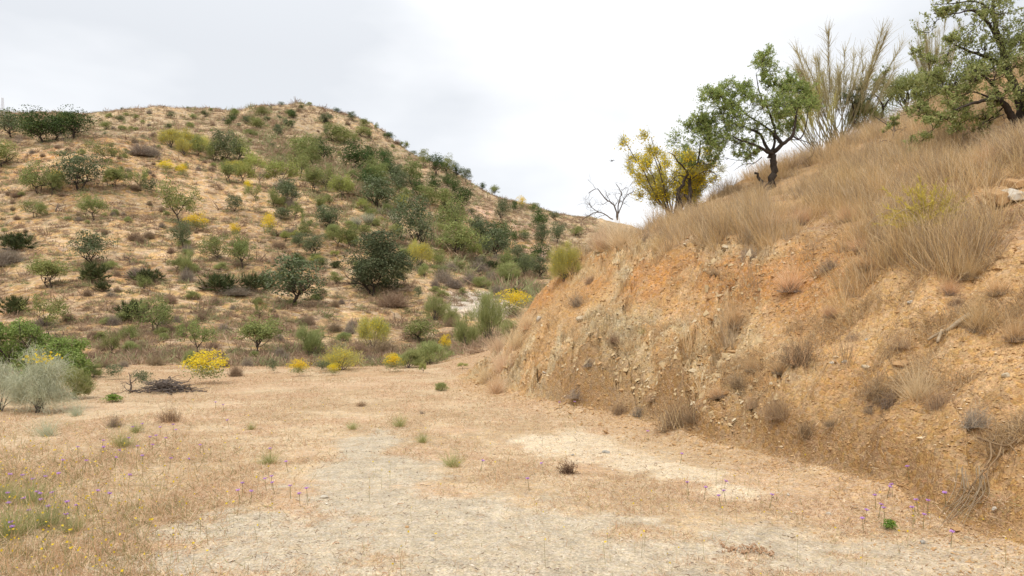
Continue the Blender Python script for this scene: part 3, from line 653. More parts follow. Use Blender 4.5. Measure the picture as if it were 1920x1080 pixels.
# ------------------------------------------------------------------ trees and shrubs of the far hillside, one line each
G1 = 'trees on the open orange slope'; G2 = 'trees in the green gully'; G3 = 'bushes on the upper slope of the peaked hill'; G4 = 'shrubs along the foot of the slope'
HILLSIDE = {
G1: '''
oli 18 258 44 60 grey-green olive tree cut by the photo's left edge on the spur crest
car 74 267 60 84 darkest dense evergreen tree on the left spur crest with black shade under it
oli 103 264 42 46 grey-green olive tree with a leaning trunk at the right skirt of the darkest crest tree
car 140 259 48 74 broad dark tree with forked trunk, rightmost of the crest trees on the left spur
alm 128 250 42 34 thin airy tree poking above the right crest trees on the left spur
olig 55 252 28 40 mid green tree showing behind the darkest crest tree
airy 30 285 34 42 half-bare tree with a curved dark trunk below the left crest trees
airy 124 271 20 22 tiny half-bare tree in front of the leaning olive on the crest
olig 4 312 44 50 green tree at the left edge under the crest trees, dry bush at its foot
alm 72 363 58 66 light green almond tree on the orange slope, left of the big olive
alm 98 366 50 44 dark V-trunked almond tree touching the big olive on the orange slope
oli 150 358 64 78 big grey-green olive tree on the open orange slope at left
alm 206 308 42 48 yellow-green ragged almond tree between the left crest and the big olive
alm 214 357 46 42 ragged green almond tree just right of the big olive
lime 202 352 26 22 light green low bushy sapling between the big olive and the ragged almond
alm 264 360 46 44 almond tree with thin curved trunk, third to the right of the big olive
gbush 284 367 34 30 grey-green bush at the right foot of the thin curved almond
alm 66 408 34 44 dark twisted tree with few leaves under the V-trunked almond
bare 106 398 26 40 leafless twisted branches beside the dark twisted tree
alm 175 414 54 56 almond tree with a leaning bare trunk alone in the middle of the orange slope
alm 338 425 84 70 tall almond tree with V-shaped trunk, largest almond on the orange slope
oli 342 468 50 42 grey-green olive tree right below the tall V-trunk almond
oli 440 398 30 30 small round grey-green tree right of the tall V-trunk almond
alm 428 344 44 34 thin almond tree with pale trunk beside the round lime-green one
lime 457 345 42 46 round lime-green almond tree below the yellow brooms
alm 480 381 34 30 small almond with curved trunk and a yellow bush at its left
alm 405 490 54 50 almond tree with fanned branches above the palm row
alm 455 505 68 62 pale-trunked almond tree above the right end of the palm row
alm 330 510 30 26 thin green sapling at the left end of the palm row
brm 350 514 46 36 yellow-green broom bush standing left of the palm row
oli 173 496 56 66 rounded silver-green tree above two dark fan palms
alm 90 542 62 74 spreading almond tree on a slim trunk at left, above the fan palm
alm 78 618 70 66 light green almond tree beside the leftmost fan palm
alm 290 622 68 68 green almond tree touching the square fan palm clump
alm 270 548 34 32 young green almond in front of the low dark fan palm
alm 372 670 78 52 airy almond tree at the foot of the slope, above the yellow broom
alm 482 664 72 80 round-headed almond tree at the foot of the slope
alm 486 597 34 30 small half-bare almond above the round-headed one
alm 245 642 36 30 weak grey-green sapling left of the airy foot-slope almond
alm 210 666 42 34 small bushy sapling with a grey bush beside it, low on the left slope
oli 548 574 88 98 big leaning olive tree with bare fanned limbs left of the holm oak
bare 525 496 34 32 small leafless tree behind the leaning olive
oli 588 482 38 44 flat-topped olive tree with fanned trunk behind the leaning olive
oli 560 464 26 30 small round olive behind and left of the flat-topped one
alm 632 466 42 44 green almond tree just above the holm oak's left side
alm 655 470 52 36 second green almond touching the holm oak's crown from behind
oak 712 556 122 118 huge dark holm oak, the largest tree on the slope
alm 575 440 34 34 thin tree with a crooked trunk on the middle slope
bare 242 496 24 18 grey dead snag with two prongs on bare ground
bare 397 344 20 10 tiny dead sapling left of the thin pale-trunked almond
bare 175 262 20 8 single bare stick standing right of the crest trees
bare 308 361 12 10 tiny leafless sapling between the yellow bushes and the tall almond''',
'yellow flowering bushes on the slope': '''
yel 311 326 17 25 bright yellow round bush, left of the pair on the orange slope
yel 342 334 16 19 bright yellow round bush, right of the pair on the orange slope
yel 368 434 22 38 wide yellow bush beside the olive under the tall almond
yel 505 449 30 24 bright yellow-topped bush with dark green base on the middle slope
yel 440 448 20 16 dull yellow bush behind the pale-trunked almond
yel 465 366 16 10 small vivid yellow bush hugging a small almond's left side
yel 108 340 14 20 yellow tuft behind the V-trunked almond
ybr 320 276 32 40 yellow blooming broom, leftmost on the rim of the orange slope
ybr 352 277 34 36 yellow blooming broom, second on the rim of the orange slope
ybr 345 290 30 24 loose yellow broom just below the rim of the orange slope
ybr 378 285 32 26 yellow blooming broom next to the dark forked tree on the rim
ybr 790 500 44 36 loose orange-yellow broom behind the holm oak's right side
ybr 775 490 40 10 narrow orange-yellow broom touching the holm oak's right edge
ybr 700 655 62 46 tall yellowing broom with brown litter at its foot, below the holm oak
yel 964 594 30 50 domed golden bush where the bank meets the valley
ybr 640 694 44 84 wide pale yellow broom spreading at the far rim of the clearing
yel 560 706 22 32 small bright yellow bush at the far rim of the clearing
yel 626 704 14 20 tiny lemon yellow bush on the far rim, right of the bright small one
yel 386 720 42 64 brilliant yellow broom bush at the clearing's far edge
yel 737 698 22 28 small lemon bush at the foot of the pale green bushes
yel 835 666 26 16 small yellow sprig right of the dark round bush
ybr 440 322 20 30 yellow tree top glowing over the grey thicket''',
'fan palms on the slope': '''
palm 30 470 36 70 wide dark fan palm clump at the left edge of the slope
palm 178 530 36 62 large black-green fan palm under the silver-green tree
palm 192 548 20 34 smaller fan palm touching the foot of the large one
palm 278 530 26 64 long low fan palm partly covered by grey dead brush
palm 412 549 36 84 broadest fan palm of the row under the fanned almond
palm 474 546 34 46 fan palm at the right end of the row, close to the leaning olive
palm 500 540 26 30 last small fan palm of the row touching the leaning olive
palm 29 590 36 52 round fan palm standing alone low at left
palm 246 600 38 42 square fan palm clump beside a green almond
palm 922 505 14 34 small fan palm above the pale gravel patch
palm 630 503 14 18 small green-brown palm left of the holm oak''',
G2: '''
olig 370 291 30 26 small dark forked tree below the yellow brooms on the rim
oli 420 304 46 46 grey-green tree with fanned dark limbs at the head of the gully
olig 448 300 40 44 green rounded tree right of the fanned-limb tree
alm 402 300 32 30 light tree left of the fanned-limb tree
lime 475 330 44 40 pale green airy tree under the grey thicket
airy 490 350 44 36 grey leafless tree right of the round lime-green almond
lime 530 350 44 60 big lime-green tree, brightest in the gully's left part
oli 537 382 36 44 dark green tree directly below the big lime-green one
alm 512 388 30 26 small tree with thin trunks left of the dark one in the lower gully
olig 570 300 36 46 mid green tree, left of the dark pair in the upper gully
car 605 302 36 36 blue-green dark round tree, right of the pair in the upper gully
olig 585 310 34 34 broad green tree joining the dark pair in the upper gully
alm 563 332 48 40 yellowish tree with a dark trunk below the dark pair
alm 588 358 42 34 yellow-green tree on a short trunk, mid gully
lime 640 372 40 44 yellow-green dome in the middle of the gully
airy 613 350 30 30 bare grey tree between two yellow-green trees
alm 612 356 42 36 pale grey-green tree in the middle gully
lime 655 368 26 28 brightest lime shrub beside the bare gully track
olig 628 266 26 44 green patch of bush at the top of the bare scar
olig 648 270 22 34 second green bush at the top of the bare scar
car 668 315 38 52 dense dark green tree below the bare scar
car 697 308 30 38 dark green tree joined to the right of the scar's dense tree
olig 700 335 34 40 green tree with grey stems below the dark joined pair
car 722 320 34 30 dark bush climbing towards the ridge from the joined pair
car 735 335 28 34 green bush in the diagonal thicket, above the bare track
car 690 352 30 40 dark green dome left of the bare track
olig 712 352 36 34 green peaked tree left of the bare track
oli 712 388 46 66 large olive with dark underside at the gully's centre
oli 742 345 30 22 blue-grey tree just right of the bare track
oli 752 362 34 32 second blue-grey tree right of the bare track
olig 772 345 38 42 grey-green wide tree right of the track, near the bare flank
car 783 372 32 30 dark green tree in the thicket's lower right
olig 800 386 30 36 green bush right of the thicket's dark tree
olig 795 312 26 22 pale green tree at the ridge where the bare flank starts
car 817 327 30 32 very dark tree on the ridge line, left of its pale neighbour
olig 838 325 28 28 light green tree on the ridge line beside the very dark one
car 855 332 22 20 dark bush on the ridge line, right end of the clump
oli 873 340 20 22 grey round tree on the ridge just right of the dark clump
car 814 360 28 24 dark upright oval tree under the ridge clump
car 840 350 22 24 dark bush right of the dark oval tree
car 851 364 24 26 dark round bush lowest of the three below the ridge clump
airy 832 366 22 22 brown leafless bush between the dark oval and round bushes
car 862 392 36 42 dense dark tree above the broad-fanned almond
olig 832 392 30 40 bright green tree left of the dense dark one
alm 848 432 52 56 broad-fanned grey-green almond in the lower gully
oli 772 462 76 70 tall billowing olive tree right behind the holm oak
bare 809 456 18 14 small dark fork-trunked tree beside the pale dome of soil
olig 862 480 56 76 large green tree above the pale dome of soil
oli 930 482 46 50 grey-green olive in the thicket under the dark hedge tree
oli 905 455 34 44 grey tree in the lower gully's middle
oli 895 440 30 32 blue-green bush right of the broad-fanned almond
car 940 462 38 46 darkest tree on the right flank of the valley
car 965 452 18 14 small dark bush right of the darkest valley tree
oli 910 482 30 26 grey bush below the darkest valley tree
oli 943 412 32 26 dark grey-green tree high on the right flank
car 965 398 18 14 dark bush standing on the right skyline
yel 978 394 16 14 yellow bush beside the dark one on the right skyline
alm 928 365 18 24 airy pale tree alone on the right skyline
car 905 356 12 11 tiny dark round bush on the right skyline
car 1013 430 34 27 tall dark tree, upper of two stacked on the right flank
oli 1016 456 30 24 grey-green tree, lower of two stacked on the right flank
oli 1046 454 30 28 grey-green round tree right of the stacked pair
olig 1002 396 12 22 green bush on the skyline above the stacked pair
olig 1082 442 14 28 bright green low bush far right beside the bank's grass
oli 1040 412 12 20 small grey bush on the far skyline at right
car 1012 486 28 36 dark round tree nearest the bank's grassy nose
olig 950 505 30 30 green tree in the valley thicket above the gravel
oli 970 495 30 30 dark tree in the valley thicket's middle
oli 985 515 30 30 grey-green tree deep in the valley thicket
oli 1010 520 32 34 grey tree in the valley thicket, touching the yellow-green bank bush
olig 995 505 24 26 small green bush in the thicket beside the bank
lbush 955 525 34 44 grey-green bush just above the pale gravel patch
lime 890 486 26 24 lime shrub in the thicket below the large green tree
olig 1032 490 18 18 small bush at the rim of the thicket next to the bank
alm 690 470 22 22 low green shrub above the holm oak
oli 615 428 34 46 olive-green tree with fine trunk above the two green almonds
alm 600 395 26 24 weak tree with gnarled trunk in mid slope
lime 680 395 20 24 small yellowish shrub left of the large gully olive
alm 552 412 30 34 small almond with dark trunk at the gully's lower edge
lime 750 396 24 26 lime bush right below the large gully olive
airy 720 412 24 36 brown leafless bush under the large gully olive
airy 583 440 30 26 bare crooked tree left of the two green almonds
wht 668 430 24 22 whitish flowering shrub, left of three on the slope
wht 690 424 24 24 whitish flowering shrub, middle of three on the slope
wht 742 424 26 24 whitish flowering shrub, right of three on the slope
lbush 745 445 26 30 pale green shrub left of the billowing olive''',
G3: '''
car 60 216 9 9 lone tiny dark tree on the far left skyline
car 70 219 5 8 very low bush right of the lone skyline tree
olig 199 243 14 22 round blue-green bush right of the crest trees
gry 213 244 8 9 small grey ball bush beside the round blue-green one
car 225 228 11 16 dark bush high on the left shoulder of the peaked hill
lbush 232 246 10 36 low pale green bush strip at the shoulder's foot
car 228 206 5 6 speck of a tree on the left shoulder skyline
olig 255 224 9 15 dark bush in the left part of the peaked hill
car 316 243 10 15 dark bush above the yellow brooms
oli 322 222 12 18 grey-green bush below the hill's left skyline
car 385 219 11 14 dark bush in the middle of the hill's shoulder
car 352 195 3 13 low dark bush on the skyline of the hill's left part
olig 362 224 10 16 dull green bush beside the shoulder's middle bush
olig 440 222 16 18 green bush, upper of the left cluster on the hill
car 434 229 14 16 dark bush in the middle of the left cluster on the hill
car 428 237 13 15 lowest dark bush of the left cluster on the hill
oli 463 233 14 20 grey bush right of the left cluster on the hill
olig 492 217 15 30 widest green bush just under the summit
olig 480 243 20 28 bright green bush under the widest summit bush
olig 470 257 14 26 green bush joining the gully head
car 547 218 11 20 dark green bush right under the summit
car 549 222 12 14 round dark bush right below the summit
olig 541 216 10 14 green bush touching the summit's dark pair
car 565 205 8 11 dark bush nearest the summit
car 547 240 14 16 dark round bush in the middle under the summit
oli 536 236 12 12 grey bush leaning on the middle dark one
oli 521 258 24 16 grey-brown tall bush below the summit
car 524 213 4 8 tiny dark shrub just under the summit skyline
gbush 524 225 10 12 grey bush left of the summit's dark pair
oli 611 233 18 24 tree with a short trunk on the hill's right face
oli 612 254 18 14 grey bush under the short-trunked tree
car 632 211 8 12 dark bush on the skyline right of the summit
oli 659 227 16 16 round tree on the right skyline below the summit
olig 664 270 18 16 green bush on the hill's right face
olig 680 257 20 32 pair-like green bush near the right skyline
car 691 258 14 14 dark bush leaning on the green pair near the right skyline
olig 682 238 14 24 pale bush on the right skyline under the round tree
car 728 262 13 22 dark low bush on the right skyline, mid way down
alm 706 244 14 8 thin upright shrub on the right skyline
alm 763 278 18 10 thin shrub where the right skyline steepens
olig 752 274 8 16 low bush on the skyline beside the thin shrub
oli 500 228 9 12 grey shrub left of the summit slope
car 503 228 8 10 dark shrub in the dry summit scrub
oli 690 282 8 10 small dull bush on the dry right face''',
G4: '''
olig 787 642 46 74 round dense green bush right below the holm oak
lbush 805 684 46 62 pale green soft bush at the rim in front of the dense round one
lbush 765 690 36 50 second pale green soft bush on the rim, to the left
lbush 740 688 26 34 small pale green bush at the left of the soft pair
brm 580 668 60 52 straw-green broom with brown litter under it, at the slope's foot
brm 915 637 92 58 tallest grey-green broom beside the bank
brm 875 652 70 46 slanting grey-green broom left of the tallest one
brm 960 632 34 42 low grey-green broom tucked against the bank
brm 816 602 48 40 pale grey-green broom above the dense round bush
brm 845 610 40 30 thin green broom behind the slanting one
gry 832 530 28 40 dark grey-brown shrub right of the orange broom
gry 850 540 20 40 flat dark shrub above the gravel's left end
gry 882 535 26 34 dark brown shrub above the pale gravel
gry 896 512 22 44 grey-brown shrub under the thicket's edge
gry 920 530 20 26 dark shrub on the pale soil tongue
lbush 830 558 14 44 low olive-green mat on the gravel's left side
lbush 795 520 26 20 grey-green bush beside the holm oak's right skirt
gry 845 508 18 26 grey shrub on the pale dome of soil
dry 585 664 26 64 brown dead brush heaped round the straw-green broom
dry 720 665 34 60 brown dead brush right of the yellowing broom
dry 672 668 32 46 brown dead brush left of the yellowing broom
gry 265 292 25 44 purplish dead bush right of the crest trees
gry 289 294 20 26 small purplish dead bush joined to the larger one
gry 258 524 26 42 grey dead brush draped over the low fan palm
gry 22 492 24 56 grey dead brush below the fan palm at left edge
gry 6 500 34 34 pale grey dead brush at the far left edge
dry 735 575 30 66 brown brush under the holm oak's right skirt
gry 350 528 26 26 grey brush at the left end of the palm row
gry 545 440 14 36 wide pale dead bush on the middle slope
gry 445 556 16 90 grey brush along the foot of the palm row
gbush 785 566 30 16 small upright grey-green bush right of the holm oak
alm 128 706 26 34 light green sapling at the edge of the big left thicket
gbush 212 712 30 36 green bush behind the brush pile's left
lbush 175 708 26 34 yellow-green low bush left of the brush pile
lbush 140 748 60 56 olive-green bush with dark foot right of the silver broom
gbush 268 728 34 40 feathery green bush behind the brush pile
lbush 362 690 34 30 grey-green bush left behind the brilliant yellow broom
dry 442 706 24 28 brown round shrub right of the brilliant yellow broom
gbush 512 700 28 20 dull green bush at the rim, left of the small yellow bush
lime 868 692 12 20 small yellow-green plant on the clearing's far end
gbush 605 700 24 30 grey-green bush at the rim behind the tiny lemon bush
lime 793 700 20 16 grey-green small bush in front of the pale soft bush
lbush 828 733 16 26 yellow-green tuft in the dry field near the bank's nose
dry 195 690 16 26 dark brush at the small sapling low on the left slope''',
}
for grp, rows in HILLSIDE.items():
    for ln in rows.strip().split('\n'):
        k, u, py, h, w, lab = ln.split(' ', 5)
        f = 1.22 if grp == G2 and k in ('oli', 'olig', 'car', 'lime', 'alm') else 1.1 if k == 'palm' else 1.0
        put(k, float(u), float(py) + (f - 1) * float(h) * .35, float(h) * f, float(w) * (1 + (f - 1) * .35), lab, grp)

# dry clumps and small bushes scattered over the hillside: about 290 as shrubs, the smaller rest as one mass
R = np.random.default_rng(77)
def px_scatter(n, box, seed, dens=None):
    R = np.random.default_rng(seed); out = []
    while len(out) < n:
        u = R.uniform(box[0], box[1]); py = R.uniform(box[2], box[3])
        if dens is not None and R.random() > dens(u, py): continue
        x, y, z = hit(round(u / 4) * 4, py)
        zz = EYE + (HZ - py) / F * y
        if abs(z - zz) > .6 or y < 23: continue
        out.append((u, py, y))
    return out
REG = [('upper', (180, 900, 196, 330), lambda u, py: 1 if py > 192 + max(0, (u - 640) * .6) else 0, 'low grey-green shrub dotted over the dry upper slope of the peaked hill', 90, (5, 10)),
       ('spur', (0, 420, 262, 440), None, 'low dry clump dotted over the orange slope between the almonds', 60, (6, 12)),
       ('middle', (150, 640, 440, 620), None, 'low dry clump on the pale middle slope around the palms', 60, (9, 18)),
       ('gully', (520, 1090, 330, 560), lambda u, py: 1 if py > 235 + (u - 520) * .45 else 0, 'small bush filling the green gully between the larger trees', 95, (11, 24)),
       ('foot', (0, 860, 600, 695), None, 'low dry bush on the littered foot of the slope beyond the clearing', 60, (12, 22))]
KK = {'upper': ['dry', 'gbush', 'olig', 'dry', 'gry', 'lbush'], 'spur': ['dry', 'dry', 'gry', 'lbush'], 'middle': ['dry', 'gry', 'dry', 'lbush'], 'gully': ['gbush', 'olig', 'lbush', 'olig', 'car', 'lime', 'gry', 'airy'], 'foot': ['dry', 'gry', 'dry', 'lbush']}

for i, (nm, box, dn, lab, n, hh) in enumerate(REG):
    for j, (u, py, y) in enumerate(px_scatter(n, box, 900 + i, dn)):
        k = KK[nm][R.integers(len(KK[nm]))]; h = R.uniform(*hh); x, y, z = hit(round(u / 4) * 4, py); s = y / F
        kn = {'upper': 'on the hill top', 'spur': 'on the spur', 'middle': 'in mid slope', 'gully': 'in the gully', 'foot': 'at the foot'}[nm]
        col = {'dry': 'brown dry', 'gry': 'grey dry', 'lbush': 'pale green', 'gbush': 'grey-green', 'olig': 'mid green', 'lime': 'yellow-green', 'airy': 'leafless brown', 'car': 'dark green'}[k]
        q = min(SCR, key=lambda t: math.hypot(t[0] - u, t[1] - (py - h * .4))); dx, dy = u - q[0], py - h * .4 - q[1]; far = math.hypot(dx, dy)
        sec = ['right of', 'below right of', 'below', 'below left of', 'left of', 'above left of', 'above', 'above right of'][int(round(math.atan2(dy, dx) / (math.pi / 4))) % 8]
        ws = q[2].replace(',', '').split()[:9 if 'of' in sec.split() else 10]
        while ws[-1] in ('the', 'of', 'a', 'with', 'and', 'to', 'in', 'at', 'on', 'by', 'its', 'under', 'right', 'left', 'joined', 'touching', 'behind', 'two', 'beside', 'between', 'from', 'for', 'high', 'low', 'third', 'second', 'first'): ws.pop()
        lab = col + (' bush ' if nm == 'gully' else ' clump ') + ('just ' if far < 22 else '') + sec + ' ' + ('' if ws[0] in ('second', 'third') else 'the ') + ' '.join(ws)
        while len(lab.split()) > 16: lab = ' '.join(lab.split()[:-1])
        place(k, (x, y, z - .03), h * s, h * s * R.uniform(1.0, 1.7), lab, col + ' shrubs ' + kn, cat='shrub')
# the smaller clumps nobody could count, one mass
def ground_pts(n, seed, u0=-140, u1=2060, y0=24, y1=240, pw=1.0):
    R = np.random.default_rng(seed); y = (y0 ** (1 - pw) + R.random(n) * (y1 ** (1 - pw) - y0 ** (1 - pw))) ** (1 / (1 - pw)) if pw != 1 else y0 * (y1 / y0) ** R.random(n)
    u = R.uniform(u0, u1, n); x = (u - 960) / F * y; return x, y, u
def scrub():
    R = np.random.default_rng(31); x, y, u = ground_pts(38000, 32, -140, 1120, 26, 235)
    t, _ = foot_dist(x, y); keep = (t < -.5); x, y, u = x[keep], y[keep], u[keep]
    d = fbm(x * .12, y * .12, 3, 33); d2 = fbm(x * .9, y * .9, 3, 34); keep = (d * .4 + d2 * .6 + .16 * sm(105, 140, y)) > R.uniform(.38, .62, len(x)); x, y, u = x[keep], y[keep], u[keep]
    z = height(x, y); n = len(x); sz = np.exp(R.normal(-.0, .35, n)) * (.22 + .0032 * y)
    U_, PY_ = px_of(x, y, z); gul = sm(75, 10, np.abs(PY_ - (250 + (U_ - 480) * .60))) * sm(430, 520, U_); sz = sz * (1 + 1.1 * gul)
    B = [b for b in BASES if b[3] not in ('dry', 'gry')]; kb = R.integers(0, len(B), 9000); bx = np.array([b[0] for b in B])[kb]; by = np.array([b[1] for b in B])[kb]; bh = np.array([b[2] for b in B])[kb]
    ex = bx + R.normal(size=9000) * bh * .34; ey = by + R.normal(size=9000) * bh * .30; tb, _ = foot_dist(ex, ey); q = (tb < -.5) & (ey > 23); ex, ey, bh = ex[q], ey[q], bh[q]
    x = np.concatenate([x, ex]); y = np.concatenate([y, ey]); z = np.concatenate([z, height(ex, ey)]); sz = np.concatenate([sz, bh * R.uniform(.07, .2, len(ex))]); gul = np.concatenate([gul, R.uniform(0, .5, len(ex))]); d2x = np.concatenate([d2[keep], np.full(len(ex), .62)]); n = len(x)
    m = 26; k = np.repeat(np.arange(n), m); a = R.uniform(0, 6.28, n * m); e = np.arcsin(R.uniform(.15, 1, n * m))
    D = np.stack([np.cos(a) * np.cos(e), np.sin(a) * np.cos(e), np.sin(e)], 1); S = sz[k]
    P = np.stack([x[k], y[k], z[k] - .02], 1) + R.normal(size=(n * m, 3)) * S[:, None] * np.array([.35, .35, 0])
    Ln = S * R.uniform(.45, 1.0, n * m); V, Fq = strands(R, P, D, Ln, S * .075, .15, 1, .05, .3)
    kind = (R.random(n) + (d2x - .5) * .8)[k]; green = (kind > .80 - .45 * gul[k]); straw = kind < .5
    f4 = Fq.reshape(-1, 4); b = MB()
    for sel, mi in ((straw, 0), (~straw & ~green, 1), (green, 2)): b.add(V[:0], f4[:0], mi)
    b.v = [V]; b.f = [f4]; b.m = [np.where(straw, 0, np.where(green, 2, 1))]; b.n = len(V)
    o = b.obj('dry_scrub', [M_STRAWD, M_DRY, M_BROOM]); tag(o, 'fine dry tufts and scrub covering the hillside soil', 'scrub', kind='stuff')
scrub()
M_YTHORN = leaf_mat('yellow_thorn', (.66, .55, .10), (.46, .41, .11), .35, None, 0)
M_STEMG = leaf_mat('broom_stem', (.25, .22, .12), (.19, .16, .09), 0, None, 0)
M_PALEST = leaf_mat('bleached_straw', (.84, .68, .46), (.62, .47, .30), .4, None, .06)
M_ALMY = leaf_mat('yellowing_almond_leaf', (.40, .42, .15), (.24, .27, .09), .42, ((.42, .40, .18), .14), 0)
M_GREYB = leaf_mat('weathered_twig', (.42, .36, .29), (.24, .19, .15), .15, None, .1)
M_BROWNW = leaf_mat('brown_weed', (.13, .075, .045), (.09, .05, .03), .1, None, 0)
# ------------------------------------------------------------------ the plants on the bank
def on(u, py, dy=0.0):
    x, y, z = hit(u, py); return np.array([x, y + dy, z])
def hero(name, foot, limbs, lumps, label, leaf=(.056, .021), per=9, mat=None, bark=None, twl=.34, seed=1, dead=(), fruit=0, ntw=9, group=None):
    """a tree close by: limbs and leaf clumps given as photo columns/rows at the tree's own distance, then grown in depth"""
    x0, y0, z0 = hit(*foot); s = y0 / F; T = Tree(seed, 8); R = T.R; P0 = np.array([x0, y0, z0])
    def w(u, py, d=0.0): return np.array([(u - 960) / F * y0, y0 + d, EYE + (HZ - py) / F * y0]) - P0
    ends = []
    for pts, r0, r1 in limbs:
        pp = smooth_path([w(*p) for p in pts], 4); pp = pp + R.normal(size=pp.shape) * r1 * .5; T.limb(pp, r0, r1, 8); ends += [(q, r0 + (r1 - r0) * i / len(pp)) for i, q in enumerate(pp) if i > 2]
    E = np.array([e[0] for e in ends]); ER = np.array([e[1] for e in ends])
    for u, py, r in lumps:
        c = w(u, py, R.normal() * .45); rad = r * s
        d = np.linalg.norm(E - c, axis=1) + .15 * R.random(len(E)); i = int(np.argmin(d)); a = E[i]
        mid = (a + c) / 2 + R.normal(size=3) * .06 + np.array([0, 0, .04]); br = smooth_path([a, mid, c], 4); r0 = min(ER[i] * .5, .016)
        br = br + R.normal(size=br.shape) * .008; br[0] = a; T.limb(br, r0, .005, 5)
        E = np.vstack([E, br[4:]]); ER = np.concatenate([ER, np.full(len(br[4:]), .008)])
        for _ in range(ntw):
            q = br[R.integers(4, len(br))]; T.grow(q, unit(rdir(R, 1)[0] + [0, 0, .35]), rad * R.uniform(.8, 1.7), .0045, 1, .25, .05, True, (3, 4), (.4, 1.0), (.45, .8))
    D = Tree(seed + 50, 5)
    for pts, r0 in dead:
        pp = smooth_path([w(*p) for p in pts], 4); T.limb(pp, r0, .004, 5)
        T.along(pp, r0, 4, .22, 1, .3, 0, .3, False)
    e = empty(name, P0); T.w.obj('trunk', bark or M_BARKD, e)
    C = T.leaf_pts(per, .018)
    MB().add(*leaves(R, C, leaf[0], leaf[1], None)).obj('crown', mat or M_ALM, e)
    if fruit:
        k = R.integers(0, len(C), fruit); k = k[C[k, 0] < np.percentile(C[:, 0], 75)]; Q = C[k] - [0, 0, .02]; b = MB()
        for q in range(2): b.add(*leaves(R, Q, .034, .026))
        b.obj('fruit', M_FRUIT, e)
    return tag(e, label, 'tree', group)
hero('almond_tree', (1440, 352), [
    ([(1441, 372, 0), (1446, 340, 0), (1451, 315, 0), (1450, 290, 0), (1451, 282, 0)], .105, .062),
    ([(1438, 365, .08), (1430, 338, .1), (1420, 322, .12)], .05, .03),
    ([(1451, 286, 0), (1464, 272, -.1), (1481, 258, -.15), (1484, 236, -.2), (1489, 205, -.2), (1497, 178, -.1)], .058, .014),
    ([(1464, 272, -.1), (1456, 250, .1), (1458, 236, .2), (1448, 197, .3), (1434, 172, .3), (1423, 132, .2)], .05, .008),
    ([(1451, 288, 0), (1436, 287, -.1), (1417, 278, -.2), (1392, 270, -.2), (1366, 262, -.3)], .048, .012),
    ([(1445, 287, 0), (1438, 268, .15), (1434, 246, .3), (1414, 232, .4), (1392, 222, .5), (1362, 205, .5)], .045, .010),
    ([(1450, 278, 0), (1458, 258, .2), (1452, 235, .35), (1412, 205, .45), (1378, 178, .4), (1346, 172, .3)], .036, .007),
    ([(1481, 258, -.15), (1497, 262, -.1), (1510, 240, 0), (1520, 200, .1), (1530, 178, .1)], .022, .006)],
    [(1421, 118, 13), (1431, 146, 15), (1408, 140, 11), (1400, 160, 15), (1373, 163, 15), (1335, 173, 13), (1359, 183, 17), (1322, 196, 13), (1380, 197, 20), (1411, 180, 16), (1462, 163, 15), (1483, 156, 13), (1459, 190, 19), (1498, 178, 18), (1525, 173, 14),
     (1483, 209, 22), (1448, 211, 22), (1414, 214, 24), (1380, 221, 24), (1350, 214, 19), (1366, 245, 22), (1394, 245, 22), (1424, 240, 20), (1488, 232, 18), (1505, 230, 12), (1380, 270, 17), (1404, 279, 14), (1352, 269, 17), (1407, 294, 11), (1450, 124, 7), (1338, 232, 14),
     (1440, 228, 18), (1466, 225, 16), (1395, 205, 18), (1365, 228, 18), (1436, 166, 10), (1512, 205, 13), (1300, 228, 14), (1325, 215, 14), (1320, 248, 14), (1535, 192, 13), (1512, 160, 10), (1345, 190, 12)],
    'large almond tree with a dark forked trunk on the grassy bank', per=14, seed=3, ntw=17,
    dead=[([(1484, 262), (1500, 268, -.2), (1516, 282, -.3), (1512, 300, -.3)], .012), ([(1420, 300, -.3), (1400, 315, -.5), (1380, 318, -.6), (1358, 332, -.7)], .012), ([(1436, 345, -.2), (1415, 362, -.5), (1398, 372, -.7), (1385, 395, -.9)], .018), ([(1417, 278, -.2), (1395, 300, -.3), (1378, 306, -.3), (1345, 300, -.3)], .014)])
hero('almond_tree', (1282, 398), [
    ([(1273, 405, 0), (1276, 382, .05), (1271, 364, 0), (1280, 345, 0), (1291, 326, 0)], .07, .03), ([(1291, 405, -.05), (1293, 380, -.1), (1284, 366, 0), (1272, 372, 0)], .05, .03),
    ([(1288, 395, 0), (1294, 365, 0), (1295, 345, .1), (1297, 330, .1), (1310, 310, .2), (1318, 280, .3), (1320, 258, .3)], .06, .014),
    ([(1291, 328, 0), (1280, 315, -.1), (1266, 305, -.2), (1258, 296, -.3), (1246, 290, -.3)], .028, .006), ([(1295, 345, .1), (1302, 318, .3), (1296, 290, .4), (1288, 262, .4)], .03, .008)],
    [(1301, 226, 13), (1284, 255, 16), (1311, 243, 18), (1332, 250, 17), (1294, 272, 15), (1318, 277, 19), (1340, 284, 17), (1291, 292, 12), (1311, 300, 16), (1332, 304, 15), (1347, 298, 10), (1322, 226, 9), (1345, 262, 14)],
    'small twisted almond tree with mostly bare lower branches beside the yellow broom', per=11, seed=8, ntw=13,
    dead=[([(1291, 335), (1270, 332, -.2), (1252, 345, -.3), (1246, 362, -.3)], .014), ([(1297, 335), (1318, 325, -.3), (1334, 335, -.4), (1330, 352, -.4)], .014), ([(1280, 350), (1262, 342, -.3), (1250, 352, -.4), (1240, 364, -.4)], .012), ([(1290, 325), (1300, 312, -.4), (1322, 318, -.5), (1345, 330, -.5)], .010), ([(1291, 345), (1272, 318, .2), (1262, 330, .2), (1252, 332, .2)], .010)])
_R = np.random.default_rng(9)
